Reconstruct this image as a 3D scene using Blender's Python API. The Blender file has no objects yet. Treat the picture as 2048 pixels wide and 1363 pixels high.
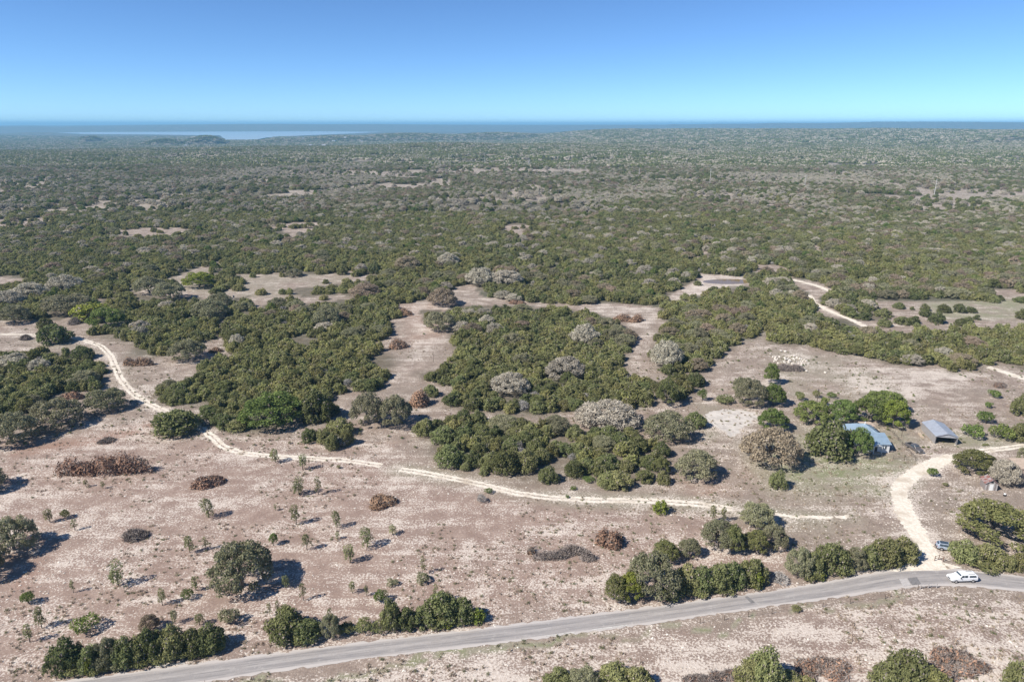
import bpy, math, random
import numpy as np
from mathutils import Vector

random.seed(11)
rng = np.random.default_rng(11)
scn = bpy.context.scene
COL = scn.collection

# ------------------------------------------------------------------ camera, sky, sun, exposure
CAM_H, FOC, PITCH = 95.0, 1365.0, math.atan((681.5 - 248.0) / 1365.0)
cam_d = bpy.data.cameras.new("camera"); cam_d.sensor_width = 36.0; cam_d.lens = 36.0 * FOC / 2048.0
cam_d.clip_start = 1.0; cam_d.clip_end = 150000.0
cam = bpy.data.objects.new("camera", cam_d); COL.objects.link(cam)
cam.location = (0, 0, CAM_H); cam.rotation_euler = (math.pi / 2 - PITCH, 0, 0)
scn.camera = cam

SUN_EL, SUN_ROT = math.radians(43), math.radians(244)
world = bpy.data.worlds.new("World"); scn.world = world; world.use_nodes = True
wn = world.node_tree.nodes; wl = world.node_tree.links
sky = wn.new("ShaderNodeTexSky"); sky.sky_type = "NISHITA"; sky.sun_disc = False
sky.sun_elevation = SUN_EL; sky.sun_rotation = SUN_ROT
sky.altitude = 300; sky.air_density = 0.55; sky.dust_density = 0.0; sky.ozone_density = 6.0
hs = wn.new("ShaderNodeHueSaturation"); hs.inputs["Saturation"].default_value = 0.98; wl.new(sky.outputs[0], hs.inputs["Color"])
wb = wn.new("ShaderNodeMix"); wb.data_type = "RGBA"; wb.blend_type = "MULTIPLY"; wb.inputs[0].default_value = 1.0; wb.inputs[7].default_value = (0.83, 1.02, 1.13, 1)
wl.new(hs.outputs[0], wb.inputs[6]); wl.new(wb.outputs[2], wn["Background"].inputs[0]); wn["Background"].inputs[1].default_value = 0.092

sun_d = bpy.data.lights.new("sun", "SUN"); sun_d.energy = 4.8; sun_d.angle = math.radians(0.5); sun_d.color = (1.0, 0.95, 0.87)
sun = bpy.data.objects.new("sun", sun_d); COL.objects.link(sun)
to_sun = Vector((math.sin(SUN_ROT) * math.cos(SUN_EL), math.cos(SUN_ROT) * math.cos(SUN_EL), math.sin(SUN_EL)))
sun.rotation_euler = (-to_sun).to_track_quat("-Z", "Y").to_euler(); sun.location = (-60, -30, 200)

scn.view_settings.view_transform = "Standard"; scn.view_settings.look = "None"
scn.view_settings.gamma = 1.0; scn.view_settings.exposure = 0.6
scn.cycles.max_bounces = 5; scn.cycles.diffuse_bounces = 3; scn.cycles.glossy_bounces = 2
scn.cycles.transmission_bounces = 2; scn.cycles.volume_bounces = 0; scn.cycles.transparent_max_bounces = 4
scn.cycles.use_denoising = True; scn.cycles.denoiser = "OPENIMAGEDENOISE"
scn.cycles.caustics_reflective = False; scn.cycles.caustics_refractive = False

# ------------------------------------------------------------------ survey helpers: photograph position -> place on the ground
SP, CP = math.sin(PITCH), math.cos(PITCH)
def ray_len(py, z=0.0):
    return (CAM_H - z) / (SP + (py - 681.5) / FOC * CP)
def place(px, py, z=0.0):
    v = (py - 681.5) / FOC; t = ray_len(py, z)
    return t * (px - 1024) / FOC, t * (CP - v * SP)
def place_at(px, py, depth):
    v = (py - 681.5) / FOC
    return depth * (px - 1024) / FOC, depth * (CP - v * SP), CAM_H - depth * (SP + v * CP)
def to_photo(x, y, z=0.0):
    d = CAM_H - z
    c = y * CP + d * SP
    return 1024 + FOC * x / c, 681.5 + FOC * (d * CP - y * SP) / c, c
def poly_world(pts):
    return np.array([place(*p) for p in pts])

def inside(x, y, poly):
    x = np.asarray(x, float); y = np.asarray(y, float)
    r = np.zeros(x.shape, bool); n = len(poly); j = n - 1
    for i in range(n):
        xi, yi = poly[i]; xj, yj = poly[j]
        if yi != yj:
            r ^= ((yi > y) != (yj > y)) & (x < (xj - xi) * (y - yi) / (yj - yi) + xi)
        j = i
    return r
def line_dist(x, y, pts, closed=False):
    d = np.full(np.shape(x), 1e9); n = len(pts)
    for i in range(n if closed else n - 1):
        a = pts[i]; b = pts[(i + 1) % n]; ab = (b[0] - a[0], b[1] - a[1]); L = ab[0] ** 2 + ab[1] ** 2 + 1e-9
        t = np.clip(((x - a[0]) * ab[0] + (y - a[1]) * ab[1]) / L, 0, 1)
        d = np.minimum(d, np.hypot(x - a[0] - t * ab[0], y - a[1] - t * ab[1]))
    return d
def soft(x, y, poly, edge):
    lo, hi = poly.min(0) - edge, poly.max(0) + edge
    out = np.zeros(np.shape(x)); m = (x > lo[0]) & (x < hi[0]) & (y > lo[1]) & (y < hi[1])
    if m.any():
        d = line_dist(x[m], y[m], poly, True); s = np.where(inside(x[m], y[m], poly), d, -d)
        out[m] = np.clip(0.5 + s / (2 * edge), 0, 1)
    return out
def smooth(a, b, x):
    t = np.clip((x - a) / (b - a), 0, 1); return t * t * (3 - 2 * t)

_perm = np.random.default_rng(5).random((256, 256))
def vnoise(x, y, scale, seed=0):
    x = np.asarray(x) / scale + seed * 17.31; y = np.asarray(y) / scale + seed * 7.77
    xi = np.floor(x).astype(int); yi = np.floor(y).astype(int); fx = x - xi; fy = y - yi
    fx = fx * fx * (3 - 2 * fx); fy = fy * fy * (3 - 2 * fy)
    g = lambda a, b: _perm[a & 255, b & 255]
    return (g(xi, yi) * (1 - fx) + g(xi + 1, yi) * fx) * (1 - fy) + (g(xi, yi + 1) * (1 - fx) + g(xi + 1, yi + 1) * fx) * fy
def fbm(x, y, scale, seed=0, n=4):
    s = 0; a = 1.0; tot = 0
    for i in range(n):
        s = s + a * vnoise(x, y, scale / 2 ** i, seed + i); tot += a; a *= 0.5
    return s / tot

# ------------------------------------------------------------------ lie of the land (metres)
HILLS = [  # photo x, photo y of the top, distance, half width across, half width along, floor below
    (180, 269, 5000, 120, 220, 46), (410, 268.5, 4500, 210, 300, 50), (330, 275, 4300, 260, 240, 30),
    (60, 276, 5600, 500, 300, 24), (560, 274, 5000, 420, 420, 52), (680, 268, 5300, 700, 480, 70), (820, 264, 5600, 1000, 600, 72),
    (1000, 263, 5800, 1100, 600, 60), (70, 262, 9000, 900, 400, 70)]
def far_top(px):   # photo row of the far blue ridge
    return np.interp(px, [-600, 0, 60, 100, 200, 330, 480, 560, 640, 760, 900, 1060, 1330, 1345, 1370, 1420, 1500, 1550, 1640, 1750, 1900, 2048, 2700],
                     [251, 252, 251, 252, 251, 249.5, 248, 247.5, 248.5, 248, 249.5, 250, 249.5, 248, 249, 247.5, 247, 245.5, 246, 244, 244, 245, 246])
LAKE = np.array([place(*p, -36.0) for p in ((120, 265.5), (300, 262.6), (480, 261.8), (620, 262.5), (760, 264), (700, 267), (600, 271), (530, 275), (500, 281), (455, 281), (440, 271), (300, 269), (170, 268))])
def height(x, y):
    x = np.asarray(x, float); y = np.asarray(y, float)
    d = np.hypot(x, y); yy = np.maximum(y, 1.0); px = 1024 + FOC * x / (yy * CP + 28.8)
    ramp = smooth(900, 2600, d)
    z = ramp * (fbm(x, y, 900, 3) - 0.5) * 26
    left = 1 - smooth(980, 1250, px)
    z = z + 12 * np.exp(-(((px - 850) / 130) ** 2)) * smooth(2200, 2900, d) * (1 - smooth(3000, 3700, d))
    z = z * (1 - 0.8 * left * smooth(3000, 4000, d)) - 34 * left * smooth(3000, 4200, d)
    z = z + (1 - left) * 52 * smooth(3300, 6200, d) * (0.75 + 0.5 * fbm(x, y, 1500, 8)) - (1 - left) * 75 * smooth(6300, 8500, d)
    for hx, hy, hd, wa, wb, fl in HILLS:
        X, Y, Z = place_at(hx, hy, hd)
        base = -115
        z = np.maximum(z, base + (Z - base - 14) * np.exp(-((x - X) / wa) ** 2 - ((y - Y) / wb) ** 2) + 6 * (fbm(x, y, 400, 14, 2) - 0.5))
    shp = np.shape(z); s_l = soft(np.ravel(x), np.ravel(y), LAKE, 150).reshape(shp); z = z * (1 - s_l) - 60 * s_l
    # far ridges beyond the lake
    row = far_top(px); c = d * 1.0
    top = CAM_H - 17000 * (SP + (row - 681.5) / FOC * CP)
    z = z * (1 - smooth(13300, 13900, d)) + smooth(13300, 16600, d) * (top - 9 * vnoise(x, y, 1300, 4)) - 44 * smooth(13200, 13800, d) * (1 - smooth(13800, 15500, d))
    return z

# ------------------------------------------------------------------ material helpers
class N:
    def __init__(self, name):
        self.m = bpy.data.materials.new(name); self.m.use_nodes = True
        self.t = self.m.node_tree; self.t.nodes.clear()
        self.out = self.t.nodes.new("ShaderNodeOutputMaterial")
    def n(self, kind, **kw):
        nd = self.t.nodes.new("ShaderNode" + kind)
        for k, v in kw.items():
            if k.startswith("_"): setattr(nd, k[1:], v)
            else: self.put(nd, k.replace("__", " "), v)
        return nd
    def put(self, nd, key, v):
        s = nd.inputs[int(key[1:])] if key[0] == "i" and key[1:].isdigit() else nd.inputs[key]
        if isinstance(v, bpy.types.NodeSocket): self.t.links.new(v, s)
        else: s.default_value = v
    def math(self, op, a, b=0.0, clamp=False):
        nd = self.n("Math", _operation=op, _use_clamp=clamp, i0=a, i1=b); return nd.outputs[0]
    def mix(self, f, a, b, blend="MIX"):
        nd = self.t.nodes.new("ShaderNodeMix"); nd.data_type = "RGBA"; nd.blend_type = blend
        for i, v in ((0, f), (6, a), (7, b)):
            if isinstance(v, bpy.types.NodeSocket): self.t.links.new(v, nd.inputs[i])
            else: nd.inputs[i].default_value = v if i == 0 else (*v, 1.0)[:4]
        return nd.outputs[2]
    def ramp(self, v, a, b):
        nd = self.t.nodes.new("ShaderNodeMapRange"); nd.interpolation_type = "SMOOTHSTEP"
        self.put(nd, "i0", v); nd.inputs[1].default_value = a; nd.inputs[2].default_value = b
        return nd.outputs[0]
    def noise(self, vec, scale, detail=3.0, rough=0.6):
        nd = self.n("TexNoise", Scale=scale, Detail=detail, Roughness=rough)
        self.put(nd, "Vector", vec); return nd.outputs[0]
    def attr(self, name):
        return self.n("Attribute", _attribute_name=name).outputs["Fac"]
    def done(self, shader):
        self.t.links.new(shader, self.out.inputs["Surface"]); return self.m
    def principled(self, color, rough=0.8, metal=0.0, spec=0.3, normal=None):
        b = self.n("BsdfPrincipled")
        if isinstance(color, bpy.types.NodeSocket): self.put(b, "Base Color", color)
        else: b.inputs["Base Color"].default_value = (*color, 1.0)
        self.put(b, "Roughness", rough); self.put(b, "Metallic", metal); b.inputs["Specular IOR Level"].default_value = spec
        if normal is not None: self.put(b, "Normal", normal)
        return b.outputs[0]
    def bump(self, h, strength, dist):
        return self.n("Bump", Height=h, Strength=strength, Distance=dist).outputs[0]

def plain(name, col, rough=0.7, metal=0.0, spec=0.3, grime=0.25, scale=1.2):
    k = N(name); co = k.n("TexCoord").outputs["Object"]
    f = k.ramp(k.noise(co, scale, 5, 0.65), 0.35, 0.75)
    c = k.mix(f, col, tuple(v * (1 - grime) for v in col))
    return k.done(k.principled(c, rough, metal, spec))

def foliage(name, a, b, tr=0.32, vary=0.5, hue=0.03, sat=1.0):
    k = N(name); co = k.n("TexCoord").outputs["Object"]
    isl = k.n("NewGeometry").outputs["Random Per Island"]; rnd = k.n("ObjectInfo").outputs["Random"]
    f = k.math("ADD", k.math("MULTIPLY", k.ramp(k.noise(co, 0.7, 2), 0.35, 0.68), 0.6), k.math("MULTIPLY", isl, 0.4))
    c = k.mix(f, a, b)
    h = k.n("HueSaturation", Saturation=sat, Fac=1.0)
    r2 = k.math("FRACT", k.math("MULTIPLY", rnd, 7.31))
    k.put(h, "Value", k.math("ADD", k.math("MULTIPLY", rnd, vary), 1 - vary / 2))
    k.put(h, "Hue", k.math("ADD", k.math("MULTIPLY", r2, hue), 0.5 - hue / 2)); k.put(h, "Color", c)
    c = h.outputs[0]
    d = k.n("BsdfDiffuse", Color=c).outputs[0]
    if tr <= 0: return k.done(d)
    t = k.n("BsdfTranslucent", Color=c).outputs[0]
    return k.done(k.n("MixShader", Fac=tr, i1=d, i2=t).outputs[0])

M = {}
M["J0"] = foliage("juniper_dark", (0.118, 0.134, 0.054), (0.240, 0.252, 0.112))
M["J1"] = foliage("juniper_olive", (0.166, 0.175, 0.072), (0.330, 0.328, 0.150))
M["J2"] = foliage("juniper_yellowish", (0.190, 0.192, 0.072), (0.360, 0.345, 0.148))
M["O"] = foliage("oak_olive", (0.200, 0.195, 0.112), (0.385, 0.365, 0.232), vary=0.4)
M["B"] = foliage("oak_brown", (0.245, 0.195, 0.138), (0.440, 0.360, 0.262), vary=0.4)
M["G"] = foliage("oak_grey", (0.330, 0.295, 0.230), (0.560, 0.510, 0.410), tr=0.15, vary=0.35, hue=0.02)
M["V"] = foliage("leaf_fresh", (0.110, 0.150, 0.045), (0.245, 0.290, 0.095), tr=0.3, vary=0.35)
M["W"] = foliage("leaf_muted_green", (0.125, 0.138, 0.052), (0.270, 0.270, 0.115), tr=0.3, vary=0.35)
M["Y"] = foliage("leaf_lime", (0.170, 0.205, 0.040), (0.310, 0.340, 0.085), tr=0.3, vary=0.3)
M["S"] = foliage("sapling_leaf", (0.160, 0.175, 0.078), (0.300, 0.300, 0.145), tr=0.25, vary=0.4)
M["X"] = foliage("dead_twig", (0.26, 0.245, 0.225), (0.44, 0.41, 0.38), tr=0.0, vary=0.3, hue=0.01)
M["rust"] = foliage("dead_cedar_rust", (0.190, 0.112, 0.075), (0.420, 0.270, 0.185), tr=0.0, vary=0.35, hue=0.015)
M["twig"] = foliage("cut_twig_grey", (0.150, 0.120, 0.105), (0.340, 0.290, 0.260), tr=0.0, vary=0.3, hue=0.01)
M["bark"] = plain("bark_grey", (0.20, 0.175, 0.15), 0.9, grime=0.45, scale=6)
M["bark_dark"] = plain("bark_dark", (0.10, 0.082, 0.068), 0.9, grime=0.45, scale=6)

# ------------------------------------------------------------------ mesh helpers
def mesh_np(name, v, f, mat=None, smooth_shade=False):
    me = bpy.data.meshes.new(name); v = np.asarray(v, np.float32)
    if isinstance(f, np.ndarray):
        n, k = f.shape
        me.vertices.add(len(v)); me.vertices.foreach_set("co", v.ravel())
        me.loops.add(n * k); me.loops.foreach_set("vertex_index", f.astype(np.int32).ravel())
        me.polygons.add(n); me.polygons.foreach_set("loop_start", np.arange(0, n * k, k, dtype=np.int32))
        me.update(calc_edges=True); me.validate()
    else:
        me.from_pydata([tuple(map(float, p)) for p in v], [], [tuple(q) for q in f]); me.update()
    if smooth_shade: me.polygons.foreach_set("use_smooth", [True] * len(me.polygons))
    if mat is not None: me.materials.append(mat)
    return me
def link(name, me, parent=None, loc=None, rz=0.0, kind=None):
    o = bpy.data.objects.new(name, me); COL.objects.link(o)
    if parent is not None: o.parent = parent
    if loc is not None: o.location = loc
    if rz: o.rotation_euler.z = rz
    if kind: o["kind"] = kind
    return o
def thing(name, label, cat, loc=(0, 0, 0), rz=0.0, group=None):
    o = bpy.data.objects.new(name, None); COL.objects.link(o)
    o.location = loc; o.rotation_euler.z = rz; o["label"] = label; o["category"] = cat; o.empty_display_size = 0.3
    if group: o["group"] = group
    return o

class MB:
    def __init__(self): self.v = []; self.f = []
    def add(self, v, f):
        b = len(self.v); self.v += [tuple(p) for p in v]; self.f += [tuple(i + b for i in q) for q in f]; return self
    def box(self, x0, x1, y0, y1, z0, z1):
        return self.add([(x0, y0, z0), (x1, y0, z0), (x1, y1, z0), (x0, y1, z0), (x0, y0, z1), (x1, y0, z1), (x1, y1, z1), (x0, y1, z1)],
                        [(3, 2, 1, 0), (4, 5, 6, 7), (0, 1, 5, 4), (1, 2, 6, 5), (2, 3, 7, 6), (3, 0, 4, 7)])
    def tube(self, pts, rads, n=6, cap=True):
        pts = [Vector(p) for p in pts]; rings = []
        for i, p in enumerate(pts):
            d = (pts[min(i + 1, len(pts) - 1)] - pts[max(i - 1, 0)]).normalized()
            a = d.orthogonal().normalized(); b = d.cross(a)
            rings.append([p + (a * math.cos(2 * math.pi * k / n) + b * math.sin(2 * math.pi * k / n)) * rads[i] for k in range(n)])
        v = [q for r in rings for q in r]; f = []
        for i in range(len(pts) - 1):
            for k in range(n):
                f.append((i * n + k, i * n + (k + 1) % n, (i + 1) * n + (k + 1) % n, (i + 1) * n + k))
        if cap: f += [tuple(range(n))[::-1], tuple((len(pts) - 1) * n + k for k in range(n))]
        return self.add(v, f)
    def sheet(self, pts, thick):   # a convex polygon given thickness downwards along its normal
        p = [Vector(q) for q in pts]; nrm = (p[1] - p[0]).cross(p[2] - p[0]).normalized()
        if nrm.z < 0: p.reverse(); nrm = -nrm
        n = len(p); q = [a - nrm * thick for a in p]
        return self.add([*p, *q], [tuple(range(n)), tuple(range(2 * n - 1, n - 1, -1))] + [(i, n + i, n + (i + 1) % n, (i + 1) % n) for i in range(n)])
    def mesh(self, name, mat, sm=False): return mesh_np(name, self.v, self.f, mat, sm)
    def obj(self, name, mat, parent=None, loc=None, sm=False, kind=None): return link(name, self.mesh(name, mat, sm), parent, loc, kind=kind)

# ------------------------------------------------------------------ the surveyed plan: roads, tracks, clearings, thickets (photo x, photo y on the ground)
ROAD_UP = [(-500, 1460), (-200, 1410), (60, 1371), (150, 1358), (256, 1343), (400, 1325), (512, 1310), (768, 1278), (1024, 1248), (1225, 1222), (1380, 1202), (1536, 1181), (1650, 1163), (1786, 1137), (1860, 1134), (1950, 1140), (2048, 1151), (2150, 1165), (2400, 1200)]
ROAD_LO = [(-700, 1550), (-200, 1458), (60, 1412), (260, 1386), (420, 1363), (512, 1347), (768, 1313), (1024, 1283), (1280, 1250), (1536, 1213), (1650, 1198), (1786, 1177), (1860, 1171), (1950, 1173), (2048, 1181), (2150, 1191), (2400, 1225)]
TRACK = [(-120, 662), (0, 668), (60, 669), (140, 674), (175, 682), (203, 692), (222, 712), (240, 755), (262, 783), (290, 803), (330, 822), (355, 835), (400, 855), (425, 873), (445, 893), (490, 907), (560, 913), (640, 917), (700, 921), (765, 931)]
TRACK2 = [(800, 938), (840, 944), (900, 955), (970, 970), (1030, 985), (1100, 995), (1200, 1000), (1300, 1001), (1400, 1008), (1470, 1018)]
TRACK3 = [(1540, 1026), (1590, 1033), (1650, 1034), (1700, 1033)]
DRIVE = [(1862, 1133), (1856, 1105), (1838, 1068), (1818, 1040), (1805, 1010), (1798, 985), (1806, 965), (1828, 947), (1855, 933), (1885, 920), (1912, 912)]
DRIVE2 = [(1912, 912), (1960, 902), (2010, 896), (2060, 889), (2150, 880)]
TRACK4 = [(1585, 559), (1630, 570), (1671, 586)]
TRACK5 = [(1618, 590), (1628, 606), (1660, 622), (1700, 638), (1735, 655)]
TRACK6 = [(1975, 734), (2010, 744), (2048, 757), (2120, 780)]
WPATH = lambda p: [place(*q) for q in p]

CLEAR = [poly_world(p) for p in (
    [(262, 580), (330, 560), (440, 520), (458, 508), (452, 526), (420, 545), (370, 560), (440, 592), (470, 570), (460, 550), (540, 543), (620, 550), (700, 543), (748, 546), (742, 556), (690, 566), (640, 572), (560, 580), (610, 594), (680, 588), (704, 597), (620, 606), (545, 600), (510, 622), (478, 616), (498, 592), (440, 600), (370, 593), (290, 592)],
    [(-80, 650), (60, 652), (150, 668), (200, 676), (280, 690), (300, 720), (250, 760), (215, 740), (190, 700), (130, 696), (100, 706), (60, 690), (-80, 680)],
    [(165, 618), (212, 590), (204, 606), (178, 626), (160, 655), (110, 662), (120, 640)],
    [(790, 610), (850, 600), (890, 590), (905, 572), (945, 568), (962, 592), (1030, 598), (1150, 608), (1250, 606), (1320, 615), (1330, 630), (1296, 660), (1275, 700), (1295, 745), (1262, 738), (1235, 725), (1262, 690), (1256, 660), (1200, 628), (1100, 614), (1000, 610), (905, 610), (890, 622), (840, 618), (845, 645), (905, 655), (900, 685), (862, 695), (885, 725), (822, 745), (780, 800), (740, 800), (775, 755), (745, 720), (770, 690), (790, 660), (780, 640)],
    [(1320, 600), (1385, 565), (1395, 545), (1460, 548), (1512, 560), (1500, 572), (1420, 574), (1445, 588), (1380, 592), (1340, 612)],
    [(1580, 553), (1640, 566), (1685, 585), (1640, 592), (1640, 604), (1705, 636), (1742, 652), (1720, 660), (1640, 626), (1610, 604), (1620, 584), (1580, 566)],
    [(1745, 600), (1850, 603), (1960, 600), (1985, 580), (2090, 575), (2090, 642), (1960, 652), (1880, 656), (1790, 644), (1750, 625)],
    [(1388, 490), (1412, 490), (1414, 508), (1392, 516)], [(1500, 528), (1570, 528), (1590, 542), (1510, 548)], [(1612, 490), (1640, 488), (1636, 530), (1614, 525)],
    [(1010, 450), (1062, 450), (1058, 470), (1030, 470), (1000, 458)], [(200, 462), (270, 455), (390, 455), (392, 464), (290, 474), (210, 472)], [(-60, 440), (110, 435), (100, 450), (-60, 458)],
    [(538, 446), (645, 446), (640, 456), (600, 470), (560, 484), (520, 484), (580, 466), (540, 456)], [(-60, 552), (55, 556), (60, 566), (-60, 574)], [(565, 668), (630, 672), (628, 690), (570, 688)])]
THICK = [poly_world(p) for p in (
    [(-160, 712), (30, 715), (120, 702), (205, 742), (198, 778), (110, 792), (80, 818), (30, 842), (-160, 868)],
    [(310, 784), (330, 806), (392, 811), (402, 802), (422, 842), (470, 864), (520, 862), (600, 832), (622, 852), (668, 842), (664, 812), (660, 792), (690, 784), (702, 770), (745, 788), (766, 772), (776, 746), (792, 730), (790, 714), (742, 692), (762, 680), (782, 662), (776, 636), (460, 636), (450, 690), (470, 722), (432, 722), (406, 734), (402, 762), (330, 776)],
    [(832, 746), (846, 757), (882, 762), (906, 778), (896, 802), (902, 816), (942, 822), (1000, 827), (1080, 832), (1150, 817), (1290, 817), (1296, 800), (1290, 772), (1240, 748), (1260, 700), (1264, 662), (1222, 634), (905, 634), (900, 682), (922, 716), (882, 738)],
    [(845, 868), (862, 842), (930, 838), (1000, 852), (1080, 852), (1170, 868), (1310, 880), (1342, 922), (1310, 962), (1240, 976), (1180, 962), (1120, 946), (1090, 966), (1040, 966), (980, 946), (882, 932), (850, 892)],
    [(1318, 662), (1370, 634), (1530, 634), (1532, 668), (1472, 688), (1442, 712), (1402, 742), (1392, 748), (1340, 748), (1312, 738), (1306, 702)],
    [(1290, 774), (1330, 762), (1390, 754), (1402, 782), (1372, 797), (1312, 802)],
    [(1530, 636), (1700, 636), (1740, 668), (1780, 672), (1850, 664), (1950, 660), (2140, 652), (2140, 750), (2050, 742), (2000, 722), (1962, 737), (1902, 747), (1882, 727), (1790, 730), (1722, 712), (1690, 707), (1622, 692), (1540, 686)],
    [(200, 640), (440, 636), (430, 672), (380, 700), (330, 712), (255, 712), (262, 690), (165, 668)])]
THICK_DENS = [0.9, 0.97, 0.97, 0.78, 0.97, 0.8, 0.97, 0.8]

# ------------------------------------------------------------------ ground sheet
rows = [25.0]
while rows[-1] < 75000: rows.append(rows[-1] + max(1.3, 0.0125 * rows[-1]))
rows = np.array(rows); colsu = np.linspace(-1, 1, 460)
GY = np.repeat(rows[:, None], len(colsu), 1); GX = colsu[None, :] * (130 + 0.92 * rows[:, None])
gx, gy = GX.ravel(), GY.ravel(); gd = np.hypot(gx, gy)
gz = height(gx, gy)
nr, nc = GX.shape
idx = np.arange(nr * nc).reshape(nr, nc)
quads = np.stack([idx[:-1, :-1], idx[:-1, 1:], idx[1:, 1:], idx[1:, :-1]], -1).reshape(-1, 4)

road_up = WPATH(ROAD_UP); road_lo = WPATH(ROAD_LO)
road_poly = np.array(road_up + road_lo[::-1])
near = gd < 900
def wob(x, y, a, s=9, k=0): return (fbm(x, y, s, 20 + k, 3) - 0.5) * 2 * a
bare = np.zeros(len(gx)); green = np.zeros(len(gx)); red = np.zeros(len(gx)); wood = np.zeros(len(gx)); grey = np.zeros(len(gx))
nx, ny = gx[near], gy[near]; wx = nx + wob(nx, ny, 5); wy = ny + wob(nx, ny, 5, k=7)
b = np.full(len(nx), 0.28); g = np.full(len(nx), 0.25); r = np.full(len(nx), 0.15); e = np.zeros(len(nx))
pw = poly_world
# cleared field by the road: chips and stones over pinkish soil
field = soft(wx, wy, pw([(-200, 900), (60, 905), (240, 860), (330, 880), (460, 880), (620, 900), (760, 910), (860, 950), (1000, 985), (1250, 1015), (1480, 1040), (1560, 1160), (1220, 1215), (700, 1280), (-200, 1400)]), 8)
b = b * (1 - field) + field * (0.34 + 0.24 * fbm(nx, ny, 34, 2)); r += field * 0.38; g *= 1 - 0.75 * field
south = soft(wx, wy, pw([(-500, 1480), (420, 1385), (1024, 1300), (1536, 1240), (1800, 1196), (2400, 1215), (3000, 2000), (-1500, 2000)]), 3)
b = b * (1 - south) + south * 0.78; r += south * 0.12; g *= 1 - 0.6 * south
for p, v in (([(1640, 740), (1760, 728), (1900, 735), (1990, 745), (1960, 775), (1880, 790), (1830, 812), (1760, 800), (1680, 770)], 0.80),
             ([(1380, 765), (1480, 740), (1560, 745), (1640, 760), (1600, 775), (1500, 770)], 0.75), ([(1560, 705), (1620, 690), (1630, 720), (1580, 735)], 0.8),
             ([(1406, 828), (1450, 816), (1520, 824), (1505, 848), (1480, 866), (1465, 880), (1440, 868), (1420, 850)], 1.2),
             ([(1330, 600), (1390, 560), (1400, 545), (1465, 548), (1512, 558), (1505, 572), (1440, 590), (1380, 592), (1345, 612)], 1.0),
             ([(1850, 888), (1895, 886), (1930, 902), (1900, 922), (1850, 925), (1820, 905)], 0.85), ([(1780, 893), (1860, 890), (1860, 896), (1780, 898)], 0.9),
             ([(1240, 730), (1265, 690), (1275, 660), (1240, 640), (1100, 606), (960, 604), (905, 598), (960, 592), (1150, 604), (1310, 615), (1325, 630), (1285, 690), (1300, 745)], 0.72),
             ([(800, 612), (905, 600), (890, 620), (850, 640), (905, 680), (870, 720), (820, 745), (760, 800), (760, 745), (830, 700)], 0.6),
             ([(1855, 1020), (1960, 1005), (2060, 1000), (2060, 1030), (1920, 1045)], 0.7), ([(1700, 1020), (1800, 1000), (1840, 1100), (1780, 1090)], 0.62),
             ([(1120, 1200), (1210, 1180), (1200, 1235), (1110, 1240)], 0.8), ([(240, 835), (330, 845), (310, 885), (240, 880)], 0.75), ([(1860, 1120), (1900, 1130), (1960, 1145), (1780, 1150), (1800, 1130)], 0.9),
             ([(1340, 745), (1480, 735), (1500, 700), (1420, 720)], 0.5), ([(280, 560), (380, 588), (330, 600), (250, 580)], 0.55)):
    b = np.maximum(b, v * soft(wx, wy, pw(p), 5))
for p, v in (([(1480, 900), (1600, 850), (1830, 850), (1850, 925), (1790, 990), (1690, 1010), (1560, 1000)], 0.95), ([(1840, 850), (1990, 870), (2080, 880), (1960, 900), (1860, 890)], 0.9),
             ([(1385, 812), (1420, 815), (1405, 826)], 1.0), ([(1412, 858), (1450, 880), (1430, 884)], 1.0), ([(1480, 1020), (1700, 1040), (1680, 1060), (1500, 1050)], 0.7),
             ([(1500, 690), (1700, 710), (1850, 800), (1700, 830), (1550, 790)], 0.5), ([(1840, 600), (2080, 590), (2080, 640), (1850, 640)], 0.85), ([(260, 570), (470, 520), (740, 545), (600, 600), (440, 600)], 0.45),
             ([(0, 660), (220, 690), (300, 780), (200, 790), (210, 720), (60, 700)], 0.5)):
    g = np.maximum(g, v * soft(wx, wy, pw(p), 8)); 
verge = np.abs(line_dist(wx, wy, road_lo) - 1.6) < 1.5
g = np.where(verge & (south > 0.3), 0.95, g); b = np.where(verge & (south > 0.3), b * 0.35, b)
shoulder = np.clip(1 - line_dist(nx, ny, road_up) / 2.2, 0, 1); b = np.maximum(b, shoulder * 0.75)
for path, w_, v in ((TRACK, 3.4, 0.85), (TRACK2, 3.2, 0.8), (TRACK3, 3.0, 0.7), (DRIVE, 6.5, 1.0), (DRIVE2, 3.4, 0.7), (TRACK4, 5, 0.9), (TRACK5, 5, 0.9), (TRACK6, 5, 0.9)):
    dd = line_dist(nx + wob(nx, ny, 0.8, 3), ny, WPATH(path)); b = np.maximum(b, v * np.clip(1.25 - dd / w_, 0, 1))
    if path in (TRACK2, TRACK3): g = np.maximum(g, 0.6 * np.clip(1.3 - dd / 6, 0, 1))
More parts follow.
